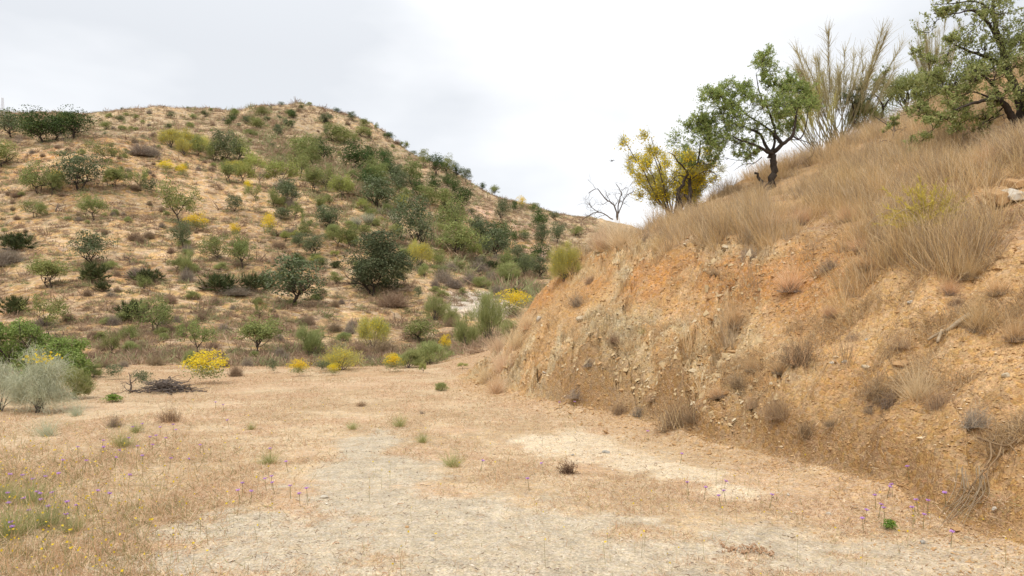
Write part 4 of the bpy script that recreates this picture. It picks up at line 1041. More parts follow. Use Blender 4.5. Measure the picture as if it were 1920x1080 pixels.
_lm = [(1748, 190, 13), (1725, 208, 10), (1755, 168, 14), (1768, 150, 15), (1778, 175, 16), (1742, 140, 9), (1752, 108, 11), (1790, 150, 17), (1735, 165, 8), (1800, 190, 16), (1765, 85, 10), (1845, 238, 11), (1760, 235, 14), (1735, 236, 13), (1712, 222, 9), (1790, 212, 18), (1820, 214, 19), (1744, 212, 13), (1770, 198, 16), (1850, 212, 18), (1803, 236, 15), (1720, 268, 8), (1722, 284, 6), (1785, 250, 12), (1832, 232, 15), (1870, 225, 14), (1762, 28, 7), (1790, 22, 8), (1815, 12, 12), (1752, 6, 8), (1780, 4, 9), (1765, 72, 12), (1775, 95, 16), (1768, 120, 15), (1800, 70, 20), (1838, 40, 22), (1700, 242, 7), (1752, 252, 9), (1695, 205, 6)]
for _ in range(84):
    _u = _R.uniform(1770, 2090); _p = _R.uniform(-60, 212)
    if not (_p < 40 and _u < 1800): _lm.append((_u, _p, _R.uniform(17, 27)))
hero('almond_tree', (1908, 250), [
    ([(1914, 262, 0), (1911, 244, 0), (1895, 223, -.05), (1882, 208, -.1), (1869, 197, -.15), (1838, 194, -.3), (1806, 206, -.5), (1768, 218, -.7), (1738, 230, -.8)], .085, .012),
    ([(1912, 250, 0), (1922, 222, .1), (1926, 180, .2), (1915, 130, .3), (1900, 80, .3), (1886, 20, .3), (1880, -40, .3)], .10, .02),
    ([(1869, 197, -.15), (1850, 170, -.2), (1820, 150, -.3), (1790, 132, -.4)], .04, .01), ([(1915, 130, .3), (1870, 110, .1), (1820, 96, 0), (1778, 92, -.2)], .045, .01),
    ([(1900, 80, .3), (1860, 40, .1), (1824, 20, 0), (1800, 24, 0), (1762, 28, 0)], .035, .005), ([(1926, 180, .2), (1970, 120, .2), (2010, 60, .2), (2040, 0, .3)], .07, .02), ([(1926, 190, .2), (1990, 170, 0), (2060, 150, 0)], .05, .015),
    ([(1838, 194, -.3), (1800, 186, -.4), (1770, 196, -.5)], .02, .006), ([(1886, 20, .3), (1850, -5, .2), (1790, 2, .1), (1755, 4, .1)], .02, .005)],
    _lm, 'big almond tree with pale fruit leaning in from the photo\'s right edge', leaf=(.056, .022), per=9, seed=12, fruit=1100, ntw=11, mat=M_ALMY,
    dead=[([(1882, 215), (1850, 228, -.4), (1822, 240, -.5), (1808, 244, -.5)], .012), ([(1900, 240), (1870, 246, -.5), (1858, 242, -.6)], .014), ([(1911, 250), (1880, 252, -.6), (1862, 240, -.7)], .012)])
hero('almond_tree', (1655, 218), [([(1652, 222, 0), (1656, 200, 0), (1650, 184, .1), (1640, 172, .1)], .05, .015), ([(1656, 204, 0), (1668, 185, 0), (1684, 168, 0)], .035, .01)],
     [(1640, 158, 13), (1655, 150, 13), (1670, 160, 14), (1650, 172, 12), (1685, 150, 12), (1668, 142, 8), (1690, 168, 10), (1640, 146, 9)], 'small dark-stemmed almond tree on the bank ridge right of the tall broom', per=10, seed=21, ntw=9)
hero('almond_tree', (1602, 225), [([(1602, 230, 0), (1600, 205, 0), (1598, 188, 0)], .04, .02)], [(1595, 178, 12), (1608, 184, 13), (1612, 172, 10), (1590, 192, 11), (1618, 192, 10), (1603, 198, 10)], 'low dark green bush-like tree half hidden behind the tall broom', per=11, seed=22, ntw=10, mat=M_OLIVE)
def k_tall(seed, n=46, mat=M_PALETIP, lean=0, spread=.5, tuft=26):
    R = np.random.default_rng(seed); a = R.uniform(0, 6.28, n); q = np.sqrt(R.random(n)) * spread; D = unit(np.stack([np.cos(a) * q + lean, np.sin(a) * q, np.ones(n)], 1)); P = np.stack([R.normal(size=n) * .03, R.normal(size=n) * .03, np.zeros(n)], 1)
    Ln = R.uniform(.55, 1.0, n); b = MB(); wv = -.10
    T = Tree(seed, 4)
    for i in range(n):
        t = np.linspace(0, 1, 7)[:, None]; pp = P[i] + D[i] * Ln[i] * t + np.array([D[i][0], D[i][1], 0]) * (-.12 * t ** 2) + R.normal(size=(7, 3)) * .004; T.limb(pp, .0034, .0010, 4)
    k = R.integers(0, n, n * tuft); t = R.uniform(.2, 1, n * tuft) ** .45
    C = P[k] + D[k] * (Ln[k] * t)[:, None] + np.stack([D[k, 0], D[k, 1], 0 * t], 1) * (-.12 * t ** 2)[:, None]
    b.add(*strands(R, C, unit(D[k] + .28 * R.normal(size=(len(k), 3))), R.uniform(.05, .14, len(k)), .0022, -.05, 2, .03, .4))
    return [('stem', T.w, M_STEMG), ('foliage', b, mat)]
def k_tus(seed, n=520, mat=M_STRAW, base=M_GREY, nb=300):
    R = np.random.default_rng(seed)
    def tuft(n, lo, hi, w, e0, jit):
        a = R.uniform(0, 6.28, n); e = np.arcsin(R.uniform(e0, 1, n)); P = np.stack([R.normal(size=n) * jit, R.normal(size=n) * jit, np.zeros(n)], 1)
        D = np.stack([np.cos(a) * np.cos(e), np.sin(a) * np.cos(e), np.sin(e)], 1); return strands(R, P, D, R.uniform(lo, hi, n), w, .16, 3, .05, .2)
    return [('dead_base', MB().add(*tuft(nb, .22, .5, .012, .2, .12)), base), ('blades', MB().add(*tuft(n, .5, 1.1, .009, .5, .1)), mat)]
def k_hyel(seed):
    """branches end in feathery plumes of yellow bloom with green between"""
    R = np.random.default_rng(seed); T = Tree(seed, 4); cl = []
    for i in range(30):
        a = R.uniform(0, 6.28); q = math.sqrt(R.random()) * .62; d = unit(np.array([math.cos(a) * q, math.sin(a) * q, .8])); L_ = R.uniform(.5, .95); t = np.linspace(0, 1, 7)[:, None]
        p = d * L_ * t + np.array([d[0], d[1], 0]) * .1 * t ** 2 + R.normal(size=(7, 3)) * .008; T.limb(p, .009, .003, 4)
        for tt in (.55, .75, .9, 1.0):
            cl.append(p[int(tt * 6)] + R.normal(size=3) * .045)
    C = np.array(cl); m = 110; n = len(C) * m; k = np.repeat(np.arange(len(C)), m); yel = (R.random(len(C)) < .75)
    P = C[k] + R.normal(size=(n, 3)) * .022; D = unit((C[k] * [1, 1, .6]) * .9 + .55 * R.normal(size=(n, 3)) + [0, 0, .35]); V, Fq = strands(R, P, D, R.uniform(.03, .095, n), .0034, .05, 2, .06, .5)
    g = MB().add(V, Fq); C2 = C[k] + R.normal(size=(n, 3)) * .036; s2 = yel[k] & (R.random(n) < .75)
    return [('stem', T.w, M_BRANCH), ('foliage', g, M_YGREEN), ('flowers', MB().add(*leaves(R, C2[s2], .020, .016)), M_YELLOW)]
KINDS.update({
 'tall': ('tall_broom', 'shrub', [lambda: k_tall(201, 48, tuft=110), lambda: k_tall(202, 30, M_YGREEN, tuft=110)]),
 'tus': ('grass_tussock', 'grass', [lambda s=s: k_tus(s) for s in (211, 212, 213)]),
 'tusp': ('grass_tussock', 'grass', [lambda s=s: k_tus(s, 420, M_PALEST, M_STRAW, 200) for s in (214, 215)]),
 'tusd': ('dry_bush', 'shrub', [lambda s=s, m=m, l=l: k_dry(s, m, 430, .010, l) for s, m, l in ((216, M_DRY, (.35, .1)), (217, M_GREY, (-.4, .1)), (218, M_DRY, (.1, -.3)), (219, M_GREYB, (-.5, 0)), (220, M_STRAWD, (.45, 0)), (228, M_DRY, (-.25, .2)))]),
 'hyel': ('flowering_broom', 'shrub', [lambda: k_hyel(221)]),
 'ybush': ('broom_bush', 'shrub', [lambda: k_soft(222, M_YGREEN, 9000, .005, .0, 500, .5, M_BRANCH, .12, 40)]),
 'silv': ('silver_broom', 'shrub', [lambda: k_soft(223, M_SILVER, 6500, .0045, .75, 0, .46, M_BRANCH, .30, 26), lambda: k_soft(226, M_SILVER, 5000, .0045, .75, 0, .46, M_BRANCH, .30, 22)]),
 'silvs': ('silver_broom', 'shrub', [lambda: k_tus(224, 260, M_SILVER, M_SILVER, 120)]),
 'green': ('green_weed', 'plant', [lambda: k_bush(231, M_WEED, 900, .1, .6)]),
 'gtuft': ('green_tuft', 'grass', [lambda: k_tus(232, 260, M_SOFT, M_STRAW, 100)]),
 'brown': ('dried_weed', 'plant', [lambda: k_dry(233, M_BROWNW, 120, .03)]),
})
put('hyel', 1262, 398, 152, 178, ymin=hit(1282, 398)[1] + 1.2, label='tall yellow-flowering broom at the left of the almond trees on the bank')
put('tall', 1572, 262, 195, 190, 'tallest thin-stemmed broom with pale tips against the sky on the bank', var=0)
put('tall', 1535, 262, 155, 120, 'yellowish broom leaning left behind the large almond tree', var=1, tilt=-.28)
put('tall', 1752, 190, 150, 75, 'sparse bare-stemmed broom poking above the ridge beside the big almond', var=0)
put('lbush', 1628, 218, 60, 66, 'pale green bush filling the gap right of the tallest broom on the ridge')
put('lbush', 1705, 212, 74, 120, 'yellow-green bush on the bank ridge below the sparse broom')
put('ybush', 1062, 527, 68, 50, 'rounded yellow-green bush perched on the nose of the bank')
# bare thorn bush on the skyline
def thorn(name, foot, limbs, label, seed, mat=M_BRANCH, n=7, ln=.4, r1=.006, lvl=1):
    x0, y0, z0 = hit(*foot, ymax=28); P0 = np.array([x0, y0, z0]); T = Tree(seed, 5)
    for pts, r0 in limbs:
        pp = smooth_path([np.array([(p[0] - 960) / F * y0, y0 + (p[2] if len(p) > 2 else 0), EYE + (HZ - p[1]) / F * y0]) - P0 for p in pts], 4); pp = pp + T.R.normal(size=pp.shape) * r0 * .4
        T.limb(pp, r0, r1); T.along(pp, r0, n, ln, lvl, .2, .02, .35, False)
    o = T.w.obj(name, mat, None, True, P0); return tag(o, label, 'dead shrub')
thorn('thorn_bush', (1150, 424), [([(1158, 412), (1152, 385), (1135, 372), (1120, 355), (1103, 362)], .022), ([(1158, 412), (1160, 380), (1165, 362), (1155, 345)], .018), ([(1160, 400), (1172, 370), (1188, 358)], .014), ([(1150, 412), (1125, 398), (1108, 402), (1092, 412)], .016), ([(1125, 398), (1110, 390), (1105, 380)], .01)], 'bare dark thorn bush on the skyline left of the yellow broom', 31, n=8, ln=.32, r1=.008)
thorn('dead_tree', (1676, 262), [([(1676, 268), (1674, 246), (1680, 216)], .04), ([(1674, 246), (1660, 232), (1638, 216)], .016), ([(1675, 262), (1690, 245), (1700, 238)], .01)], 'dark dead stump with two bare arms standing in the bank\'s tall grass', 33, n=3, ln=.3)
thorn('dead_branch', (1660, 282), [([(1680, 292), (1668, 270, -.1), (1650, 268, -.2), (1640, 272, -.2)], .012)], 'thin dark branch lying in the grass under the dead stump', 35, n=3, ln=.2)
# yellow-green bush with pale arching canes
x0, y0, z0 = hit(1742, 432); e = empty('thorny_bush', (x0, y0, z0)); s = y0 / F; R = np.random.default_rng(61)
n = 90; a = R.uniform(0, 6.28, n); el = np.arcsin(R.uniform(.15, 1, n)); D = np.stack([np.cos(a) * np.cos(el), np.sin(a) * np.cos(el) * .6, np.sin(el)], 1); P = R.normal(size=(n, 3)) * [.05, .05, 0]; Ln = R.uniform(70, 130, n) * s
MB().add(*strands(R, P, D, Ln, .007, .2, 4, .05)).obj('stem', M_GREY, e)
k = R.integers(0, n, 4200); t = R.uniform(.3, 1, 4200); C = strand_points(P[k], D[k], Ln[k], np.full(4200, .2), t); m = (C[:, 0] < .35)
MB().add(*strands(R, C[m], unit(D[k][m] * .8 + .5 * R.normal(size=(m.sum(), 3))), R.uniform(.03, .08, m.sum()), .010, 0, 1, 0, .4)).obj('foliage', M_YTHORN, e)
cb = MB()
for i in range(16):
    aa = R.uniform(-.9, .5); ll = R.uniform(100, 190) * s; d = np.array([math.cos(aa), R.uniform(-.6, .2), .9]); d[0] *= 1 if i > 3 else -1; t = np.linspace(0, 1, 10)[:, None]; cb.add(*tube(d * ll * t * .8 + np.array([0, 0, -1]) * ll * .75 * t ** 2.2, np.linspace(.006, .0025, 10), 4))
cb.obj('cane', M_DEAD, e); tag(e, 'yellow-green thorny bush with pale arching canes on the bank', 'shrub')
# tussocks and dead bushes on the cut face and along its lip
RB = np.random.default_rng(1234)
BANK = '''
tusd 985 566 18 24 small grey ball-shaped dead bush on the bank's left shoulder
tusd 1084 574 26 14 narrow grey dead tuft on the pale rock of the bank
tusd 1106 532 18 16 tiny brown tuft just under the bank's lip at left
tus 1375 616 62 34 upright grey tussock alone in the middle of the cut face
tusd 1402 486 30 34 grey feathery dead bush on the orange lip
tusd 1339 518 22 22 small brown tuft on the pale ledge below the orange lip
gtuft 1208 634 22 30 green tuft growing on the rock of the cut face
tusd 1152 646 18 22 small brown tuft left of the green one on the cut face
tusd 1502 684 60 56 big round brown dead bush on the cut face
tus 1462 700 40 50 loose straw tussock left of the big round dead bush
tus 1482 545 56 80 wide straw tussock spilling over the face right of the orange lip
tusd 1555 505 26 40 grey dead tuft over a pale ledge under the orange lip
tus 1622 505 34 60 grey-brown tussock on the upper right face
tus 1610 470 36 50 straw tussock with dark foot beside the red earth patch
tusd 1650 452 22 24 dark brown tuft on the red earth patch
tus 1558 596 30 40 straw tussock on the bare right face, below the ledge
tusd 1598 640 20 30 thin dark tuft on the bare right face
tusd 1688 657 36 38 tidy dark brown ball tussock on the right face
tus 1815 525 62 50 straw tussock above the forked stick
tus 1780 555 40 44 reddish tussock left of the stick's top
tus 1835 622 72 62 tall reddish tussock right of the forked stick
tus 1905 645 64 50 straw tussock at the right edge, level with the stick
tus 1872 560 50 60 straw tussock at the right edge, above the stick
tusd 1795 576 24 30 grey twiggy tuft right above the forked stick
tusd 1640 752 54 70 brown dead bush left of the straw fan, low on the right face
tusd 1675 762 34 50 dark brown dead bush joined to the left of the straw fan
tusp 1722 758 90 70 tall straw fan tussock low on the right face
tusd 1762 768 44 60 purplish dark dead bush right of the straw fan
tusd 1828 796 44 62 grey dead bush lowest at right, above the hanging roots
tusd 1460 788 50 62 dark dead bush above the orange undercut
tusd 1268 800 58 62 large grey dead bush above the undercut, nearest the white gravel
tusd 1300 792 34 30 small grey dead bush joined to the large one above the undercut
tusd 1196 778 22 26 small dark tuft on the undercut's rim
tusd 1160 776 26 26 grey tuft on the undercut's rim, left of the small dark one
tusd 1080 750 26 40 grey-brown tuft where the undercut starts
tusd 1410 765 26 32 small tuft left of the dark bush over the undercut
tusd 1512 836 32 36 brown tuft hanging in the orange undercut
tusd 1556 798 16 32 short dark tuft on the upper rim of the bare orange earth
tusd 1632 782 22 30 dark tuft right of the bare orange earth
tus 1408 700 30 40 faint straw tussock on the lower face
tus 1345 745 34 44 straw tussock above the large grey dead bush
tusd 1385 730 28 36 brown tuft amid the lower face grass
tusd 1105 690 22 26 grey tuft low on the left part of the face
tusp 930 738 56 50 shaggy grass clump at the foot of the bank's nose
tusp 912 716 48 46 grey grass clump at the very tip of the bank's nose
tusp 948 700 70 66 tall pale grass clump on the nose of the bank
tusp 968 655 60 54 pale grass fringe on the nose above the tall clump
tusp 988 616 50 40 pale grass fringe under the ball-shaped bush
tusp 935 664 58 46 pale grass clump behind the nose by the tall broom
tusd 1222 755 22 30 dull brown tuft in the lower face, left part
tus 1455 432 52 60 straw tussock with dark foot on the grassy lip
tus 1500 420 46 50 straw tussock on the lip right of the dark-footed one
tusd 1475 428 22 34 dark dead bush between the two lip tussocks
tus 1590 415 44 50 straw tussock with dark foot right of the lip's bare gap
tusd 1655 425 30 50 grey brush left of the yellow-green thorny bush
tusp 1128 468 66 56 tall pale grass clump on the left end of the lip
tusp 1165 465 70 56 tall straw clump leaning over the bare red earth at left lip
tusd 1215 452 26 24 grey dead bush on the lip, left part
tusd 1245 445 22 24 small grey dead bush beside another on the left lip
tus 1335 420 36 46 straw tussock on the lip below the twisted almond
tusd 1510 305 24 30 brown dead bush right of the large almond's trunk
tus 1850 318 64 80 dark straw tussock under the big almond tree
tusd 1885 310 60 60 dark dead brush in the shade of the big almond
tusd 1820 335 30 50 grey twiggy brush below the big almond's shade
gtuft 848 876 44 56 feathery yellow-green tuft in the middle of the clearing
gtuft 22 1010 90 110 grey-green flowering weed clump in the bottom left corner
gtuft 85 990 70 90 second grey-green weed clump of the bottom left corner
gtuft 60 945 60 90 grey-green weed clump behind the two in the bottom left corner
gtuft 140 1000 50 70 brownish green weed clump, rightmost of the bottom left corner
gtuft 5 940 60 70 grey-green weed clump cut by the left edge near the bottom
gtuft 225 838 46 60 green-yellow weed clump in the left field
gtuft 255 812 34 34 second green-yellow weed clump in the left field
gtuft 472 806 20 26 small yellow-green tuft in the left field
gtuft 505 870 36 56 green and yellow weedy clump beside the gravel
gtuft 750 800 34 40 thin green tuft at the head of the gravel
gtuft 660 806 24 30 pale green tuft left of the gravel's head
gtuft 792 830 30 34 low greenish weed right of the gravel's head
tusd 322 790 34 28 grey twiggy tuft alone in the left field
silvs 90 818 54 24 upright pale green grass spray in front of the silver broom
silvs 146 780 40 40 small silver-green spray right of the silver broom
tusd 215 800 26 34 dull brown tuft in the left field behind the weed clump
brown 1064 889 30 42 dark reddish-brown dried weed standing on the pale gravel's edge
green 1666 995 20 24 fresh bright green weed at the foot of the bank
green 211 754 16 36 bright green leafy cushion at the far side of the field
tusd 676 762 12 24 small dark weed at the middle of the clearing
tusd 792 776 6 18 dark dry tuft flat on the clearing's middle'''
for ln in BANK.strip().split('\n'):
    k, u, py, h, w, lab = ln.split(' ', 5)
    put(k, float(u), float(py), float(h), float(w), lab, {'tus': 'dry tussocks and bushes on the bank', 'tusp': 'dry tussocks and bushes on the bank', 'tusd': 'dry tussocks and bushes on the bank', 'gtuft': 'green tufts in the clearing', 'silvs': 'silver-green sprays'}.get(k), sink=.08, tilt=float(RB.normal() * .16))
# silver broom at the left edge
e = put('silv', 72, 774, 118, 100, 'silver-white drooping broom with a yellow-flowering top at the left edge')
x0, y0, z0 = hit(72, 776); R = np.random.default_rng(64); s = y0 / F
C = np.array([(80 - 72) * s, -.05, 104 * s]) + R.normal(size=(110, 3)) * [.13, .10, .06]
ff = MB().add(*leaves(R, C / np.array([e.scale[0], e.scale[1], e.scale[2]]), .045 / e.scale[0], .035 / e.scale[0])).obj('flowers', M_YELLOW, e); ff.location = (0, 0, 0); ff.rotation_euler[2] = -e.rotation_euler[2]
put('silv', 0, 772, 100, 70, 'bluish drooping broom cut by the left edge, beside the silver-white one')
# the broad green thicket at the left
x0, y0, z0 = hit(55, 722, 18); e = empty('spreading_almond', (x0, y0, z0)); s = y0 / F; R = np.random.default_rng(65)
T = Tree(66, 5)
for i in range(9):
    a = i / 9 * 6.28; T.grow(np.array([0, 0, .05]), unit(np.array([math.cos(a) * 1.6, math.sin(a), .8])), 1.2, .03, 2, .2, .05)
T.w.obj('trunk', M_BARKD, e)
b = MB(); lum = []
for cx, cz, rx, rz in ((-60, 60, 55, 50), (-20, 55, 50, 42), (25, 50, 50, 45), (62, 38, 40, 34), (88, 22, 26, 22), (-30, 28, 70, 30), (-100, 60, 50, 45), (30, 25, 60, 26), (-60, 95, 22, 16), (-15, 92, 20, 14)):
    b.add(*crown_blob(R, 2600, 16, (cx * s, R.uniform(-.3, .3), cz * s), (rx * s * 1.0, rx * s, rz * s * 1.05), 15 * s, .062))
b.obj('crown', leaf_mat('thicket_leaf', (.29, .37, .10), (.17, .24, .06), .35, ((.36, .38, .17), .1), 0), e)
tag(e, 'broad bright green almond thicket filling the left edge behind the silver broom', 'tree')
M_BROOMG = leaf_mat('field_weed', (.33, .30, .13), (.22, .20, .09), .3, None, 0)
# ------------------------------------------------------------------ wood and stones lying about
M_DEADB = plain_mat('dull_dead_wood', (.34, .26, .17), (.22, .16, .10), 12, .6, .9)
M_ROOT = plain_mat('root_bark', (.30, .20, .11), (.17, .11, .06), 12, .6, .9)
M_STRAWG = leaf_mat('grey_straw', (.56, .42, .29), (.38, .275, .18), .3, ((.55, .44, .32), .2), .1); M_STRAWL = leaf_mat('golden_straw', (.70, .51, .28), (.52, .36, .18), .4, None, .1)
def pile():
    R = np.random.default_rng(71); x0, y0, z0 = hit(312, 734); s = y0 / F; T = Tree(72, 5)
    for i in range(150):
        cx = R.normal() * 22; top = 24 * math.exp(-(cx / 30) ** 2); c = np.array([cx * s, R.normal() * .25, R.uniform(0, max(top, 3)) * s]); a = R.uniform(-.5, .5) + (math.pi if R.random() < .5 else 0); L = R.uniform(18, 52) * s
        d = np.array([math.cos(a), R.normal() * .5, math.sin(a) * .8]); d /= np.linalg.norm(d); t = np.linspace(-.5, .5, 5)[:, None]; p = c + d * L * t + R.normal(size=(5, 3)) * .014; p[:, 2] = np.maximum(p[:, 2], .01); T.limb(p, R.uniform(.006, .017), .004, 5)
    return tag(T.w.obj('brush_pile', M_BRANCH, None, True, (x0, y0, z0)), 'heap of grey cut branches at the far side of the field', 'brush pile')
pile()
thorn('dead_snag', (243, 738), [([(243, 742), (245, 718), (241, 698)], .022), ([(245, 722), (234, 716)], .012), ([(245, 718), (255, 712)], .012), ([(240, 738), (252, 732), (262, 730)], .02)], 'short dark twisted snag left of the cut branch heap', 74, n=3, ln=.2)
def stick():
    y0 = hit(1785, 630)[1]; x0, y0, z0 = hit(1785, 634); T = Tree(75, 7); P0 = np.array([x0, y0, z0]); w = lambda u, py, d=0: np.array([(u - 960) / F * (y0 + d), y0 + d, EYE + (HZ - py) / F * (y0 + d)]) - P0
    def g(u, py):
        q = np.array(hit(u, py)); return q - P0 + [0, -.04, .05]
    T.limb(smooth_path([g(1814, 609), g(1796, 618), g(1772, 629), g(1757, 638), g(1735, 650)], 4), .030, .012, 7); T.limb(smooth_path([g(1762, 632), w(1758, 640, -.05), g(1755, 650)], 4), .018, .010, 7)
    return tag(T.w.obj('stick', M_DEAD, None, True, P0), 'bleached forked stick lying on the right side of the bank', 'stick')
stick()
def roots():
    x0, y0, z0 = hit(1862, 845); T = Tree(76, 6); P0 = np.array([x0, y0, z0]); R = T.R; g = lambda u, py, o=.06: np.array(hit(u, py)) - P0 + [-.02, -o, .03]
    for pts, r in (([(1826, 832), (1850, 836), (1880, 840), (1900, 832)], .011), ([(1850, 836), (1852, 862), (1842, 882)], .009), ([(1876, 842), (1868, 868), (1850, 896), (1848, 930)], .008), ([(1880, 838), (1894, 852), (1902, 866)], .007), ([(1890, 834), (1905, 818), (1910, 806)], .006), ([(1842, 882), (1820, 920), (1800, 950), (1772, 985)], .006), ([(1855, 836), (1862, 812), (1856, 790)], .006)):
        T.limb(smooth_path([g(u, p, .04 + .05 * R.random()) for u, p in pts], 5), r, r * .45, 6); T.along(smooth_path([g(u, p) for u, p in pts], 4), r, 4, .2, 0, .2, -.1, .3, False)
    return tag(T.w.obj('exposed_roots', M_ROOT, None, True, P0), 'pale roots sticking out of the earth at the right foot of the bank', 'roots')
roots()
def twigs():
    x0, y0, z0 = hit(1815, 930); P0 = np.array([x0, y0, z0]); T = Tree(77, 4); R = T.R; g = lambda u, py, o=.03: np.array(hit(u, py)) - P0 + [0, -o, .03]
    for i in range(16):
        u = R.uniform(1785, 1845); p = R.uniform(880, 910); T.limb(smooth_path([g(u, p), g(u - R.uniform(4, 14), p + 40, .08), g(u - R.uniform(20, 60), p + R.uniform(60, 95))], 4), .004, .002, 4)
    return tag(T.w.obj('hanging_twigs', M_DEADB, None, True, P0), 'bundle of thin grey twigs hanging below the exposed roots', 'twigs')
twigs()
def rock(seed, sx, sy, sz, sub=2, rough=.22, facet=True):
    import bmesh
    R = np.random.default_rng(seed); bm = bmesh.new(); bmesh.ops.create_icosphere(bm, subdivisions=sub, radius=.5)
    V = np.array([v.co[:] for v in bm.verts]); 
    for _ in range(9):
        d = rdir(R, 1)[0]; h = R.uniform(.24, .42); m = V @ d; V = V - np.where(m > h, m - h, 0)[:, None] * d
    V = V + R.normal(size=V.shape) * .012
    for v, c in zip(bm.verts, V): v.co = Vector((c * [sx, sy, sz] * 1.25).tolist())
    me = bpy.data.meshes.new('stone'); bm.to_mesh(me); bm.free(); return me
M_STONE = plain_mat('pale_stone', (.50, .42, .30), (.36, .29, .19), 14, .6, .9); M_STONEO = plain_mat('ochre_stone', (.44, .27, .13), (.30, .18, .085), 9, .6, .9)
M_WHITE = plain_mat('white_plaster', (.52, .48, .41), (.38, .32, .24), 12, .4, .8); M_GSTONE = plain_mat('grey_stone', (.34, .32, .28), (.24, .21, .17), 14, .5, .9)
def stone(u, py, w, h, mat, label, name='stone', cat='stone', seed=1, rz=0, tilt=0, group=None, d=.8, emb=.3):
    x, y, z = hit(u, py); s = y / F; me = rock(seed, w * s, w * s * d, h * s); me.materials.append(mat)
    o = bpy.data.objects.new(name, me); COL.objects.link(o); o.location = (x, y - .01, z + h * s * (.5 - emb)); o.rotation_euler = (0, tilt, rz); return tag(o, label, cat, group)
def slab(pts, thick, mat, name, label, cat, jit=.008, dy=.25):
    """a broken block with the outline seen in the photo and real depth behind it"""
    import bmesh
    u0, p0 = pts[0]; x0, y0, z0 = hit(np.mean([p[0] for p in pts]), max(p[1] for p in pts) - 3); y0 -= .12; bm = bmesh.new(); R = np.random.default_rng(int(u0))
    A = [bm.verts.new(((u - 960) / F * y0, y0 + .25 * (z0 - 0) * 0 + R.normal() * jit, EYE + (HZ - p) / F * y0)) for u, p in pts]
    B = [bm.verts.new((v.co.x + .03 + R.normal() * jit, v.co.y + thick, v.co.z + .10 + R.normal() * jit)) for v in A]
    bm.faces.new(A); bm.faces.new(B[::-1]); n = len(A)
    for i in range(n): bm.faces.new((A[(i + 1) % n], A[i], B[i], B[(i + 1) % n]))
    bmesh.ops.recalc_face_normals(bm, faces=bm.faces); bmesh.ops.bevel(bm, geom=list(bm.edges), offset=.008, segments=2, affect='EDGES')
    c = Vector((0, 0, 0)); 
    for v in bm.verts: c += v.co
    c /= len(bm.verts)
    for v in bm.verts: v.co -= c
    me = bpy.data.meshes.new(name); bm.to_mesh(me); bm.free(); me.materials.append(mat); o = bpy.data.objects.new(name, me); COL.objects.link(o); o.location = c; return tag(o, label, cat)
slab([(1869, 366), (1892, 360), (1895, 378), (1876, 388), (1870, 380)], .3, M_STONEO, 'broken_block', 'larger ochre broken block next to the white plaster piece', 'stone')
slab([(1861, 372), (1868, 369), (1870, 385), (1862, 388)], .25, M_STONEO, 'broken_block', 'narrow ochre block left of the larger ochre block', 'stone')
slab([(1849, 381), (1860, 376), (1861, 388), (1852, 390)], .22, M_STONEO, 'broken_block', 'smallest ochre block at the left end of the row', 'stone')
slab([(1894, 368), (1906, 362), (1924, 361), (1926, 374), (1905, 377), (1896, 376)], .3, M_WHITE, 'plaster_chunk', 'white plaster chunk in the cut at the right edge', 'rubble')
slab([(1904, 342), (1924, 338), (1926, 350), (1905, 354)], .3, M_STONEO, 'broken_block', 'reddish block above the white plaster chunk at the right edge', 'stone')
ST = [(1690, 688, 32, 14, 'o', 'flat pale yellow slab stone on the right face of the bank'), (1884, 706, 16, 10, 'p', 'pale stone at the right, beyond the flat yellow slab'), (1706, 568, 10, 7, 'w', 'small white stone on the right face, upper of a pair'), (1708, 551, 8, 6, 'p', 'small pale stone just above the small white one'), (1561, 686, 12, 8, 'w', 'white stone left of three pale ones on the bank face'),
      (1583, 690, 12, 8, 'w', 'white stone in the middle of three on the bank face'), (1622, 690, 18, 9, 'p', 'pale flat stone right of the white pair on the bank face'), (1627, 646, 10, 5, 'g', 'thin blue-grey stone on the bank face'), (1010, 602, 14, 12, 'w', 'whitish stone on the edge of the bank\'s nose'), (1020, 700, 8, 5, 'w', 'tiny white stone low on the left part of the bank'),
      (609, 935, 13, 7, 'w', 'pale round stone at the grass edge beside the gravel'), (811, 1016, 10, 4, 'g', 'thin grey stone on the gravel near the bottom'), (764, 991, 8, 4, 'o', 'brownish flake on the gravel'), (1477, 931, 9, 6, 'w', 'white stone in the pale strip at right'), (1552, 966, 9, 6, 'w', 'white stone near the bank foot at right'), (1729, 1020, 14, 7, 'g', 'blue-grey stone near the bottom right'),
      (1862, 965, 10, 7, 'w', 'white stone under the hanging twigs'), (1813, 1015, 12, 7, 'p', 'pale stone at the bottom right foot of the bank'), (1698, 872, 9, 6, 'o', 'orange stone on the lower bare earth'), (1556, 851, 10, 6, 'o', 'orange stone in the undercut'), (1074, 855, 7, 4, 'g', 'dark stone on the white gravel'), (1136, 850, 16, 8, 'g', 'flat grey stone on the white gravel, largest there'),
      (1803, 1030, 9, 5, 'p', 'small pale pebble at the bottom right'), (8, 925, 9, 6, 'w', 'pale stone at the left edge of the field'), (126, 1063, 13, 8, 'g', 'grey stone in the bottom left corner'), (146, 1040, 12, 5, 'w', 'white flake in the bottom left gravel'), (1330, 560, 14, 10, 'o', 'yellowish stone in the cut face'), (1362, 470, 18, 10, 'p', 'cream stone on the ledge under the orange lip'), (1385, 600, 22, 12, 'o', 'ochre slab in the middle of the cut face'), (1090, 600, 18, 10, 'p', 'pale bulge of stone in the left rock face'), (1290, 455, 12, 8, 'w', 'whitish stone in the orange lip')]
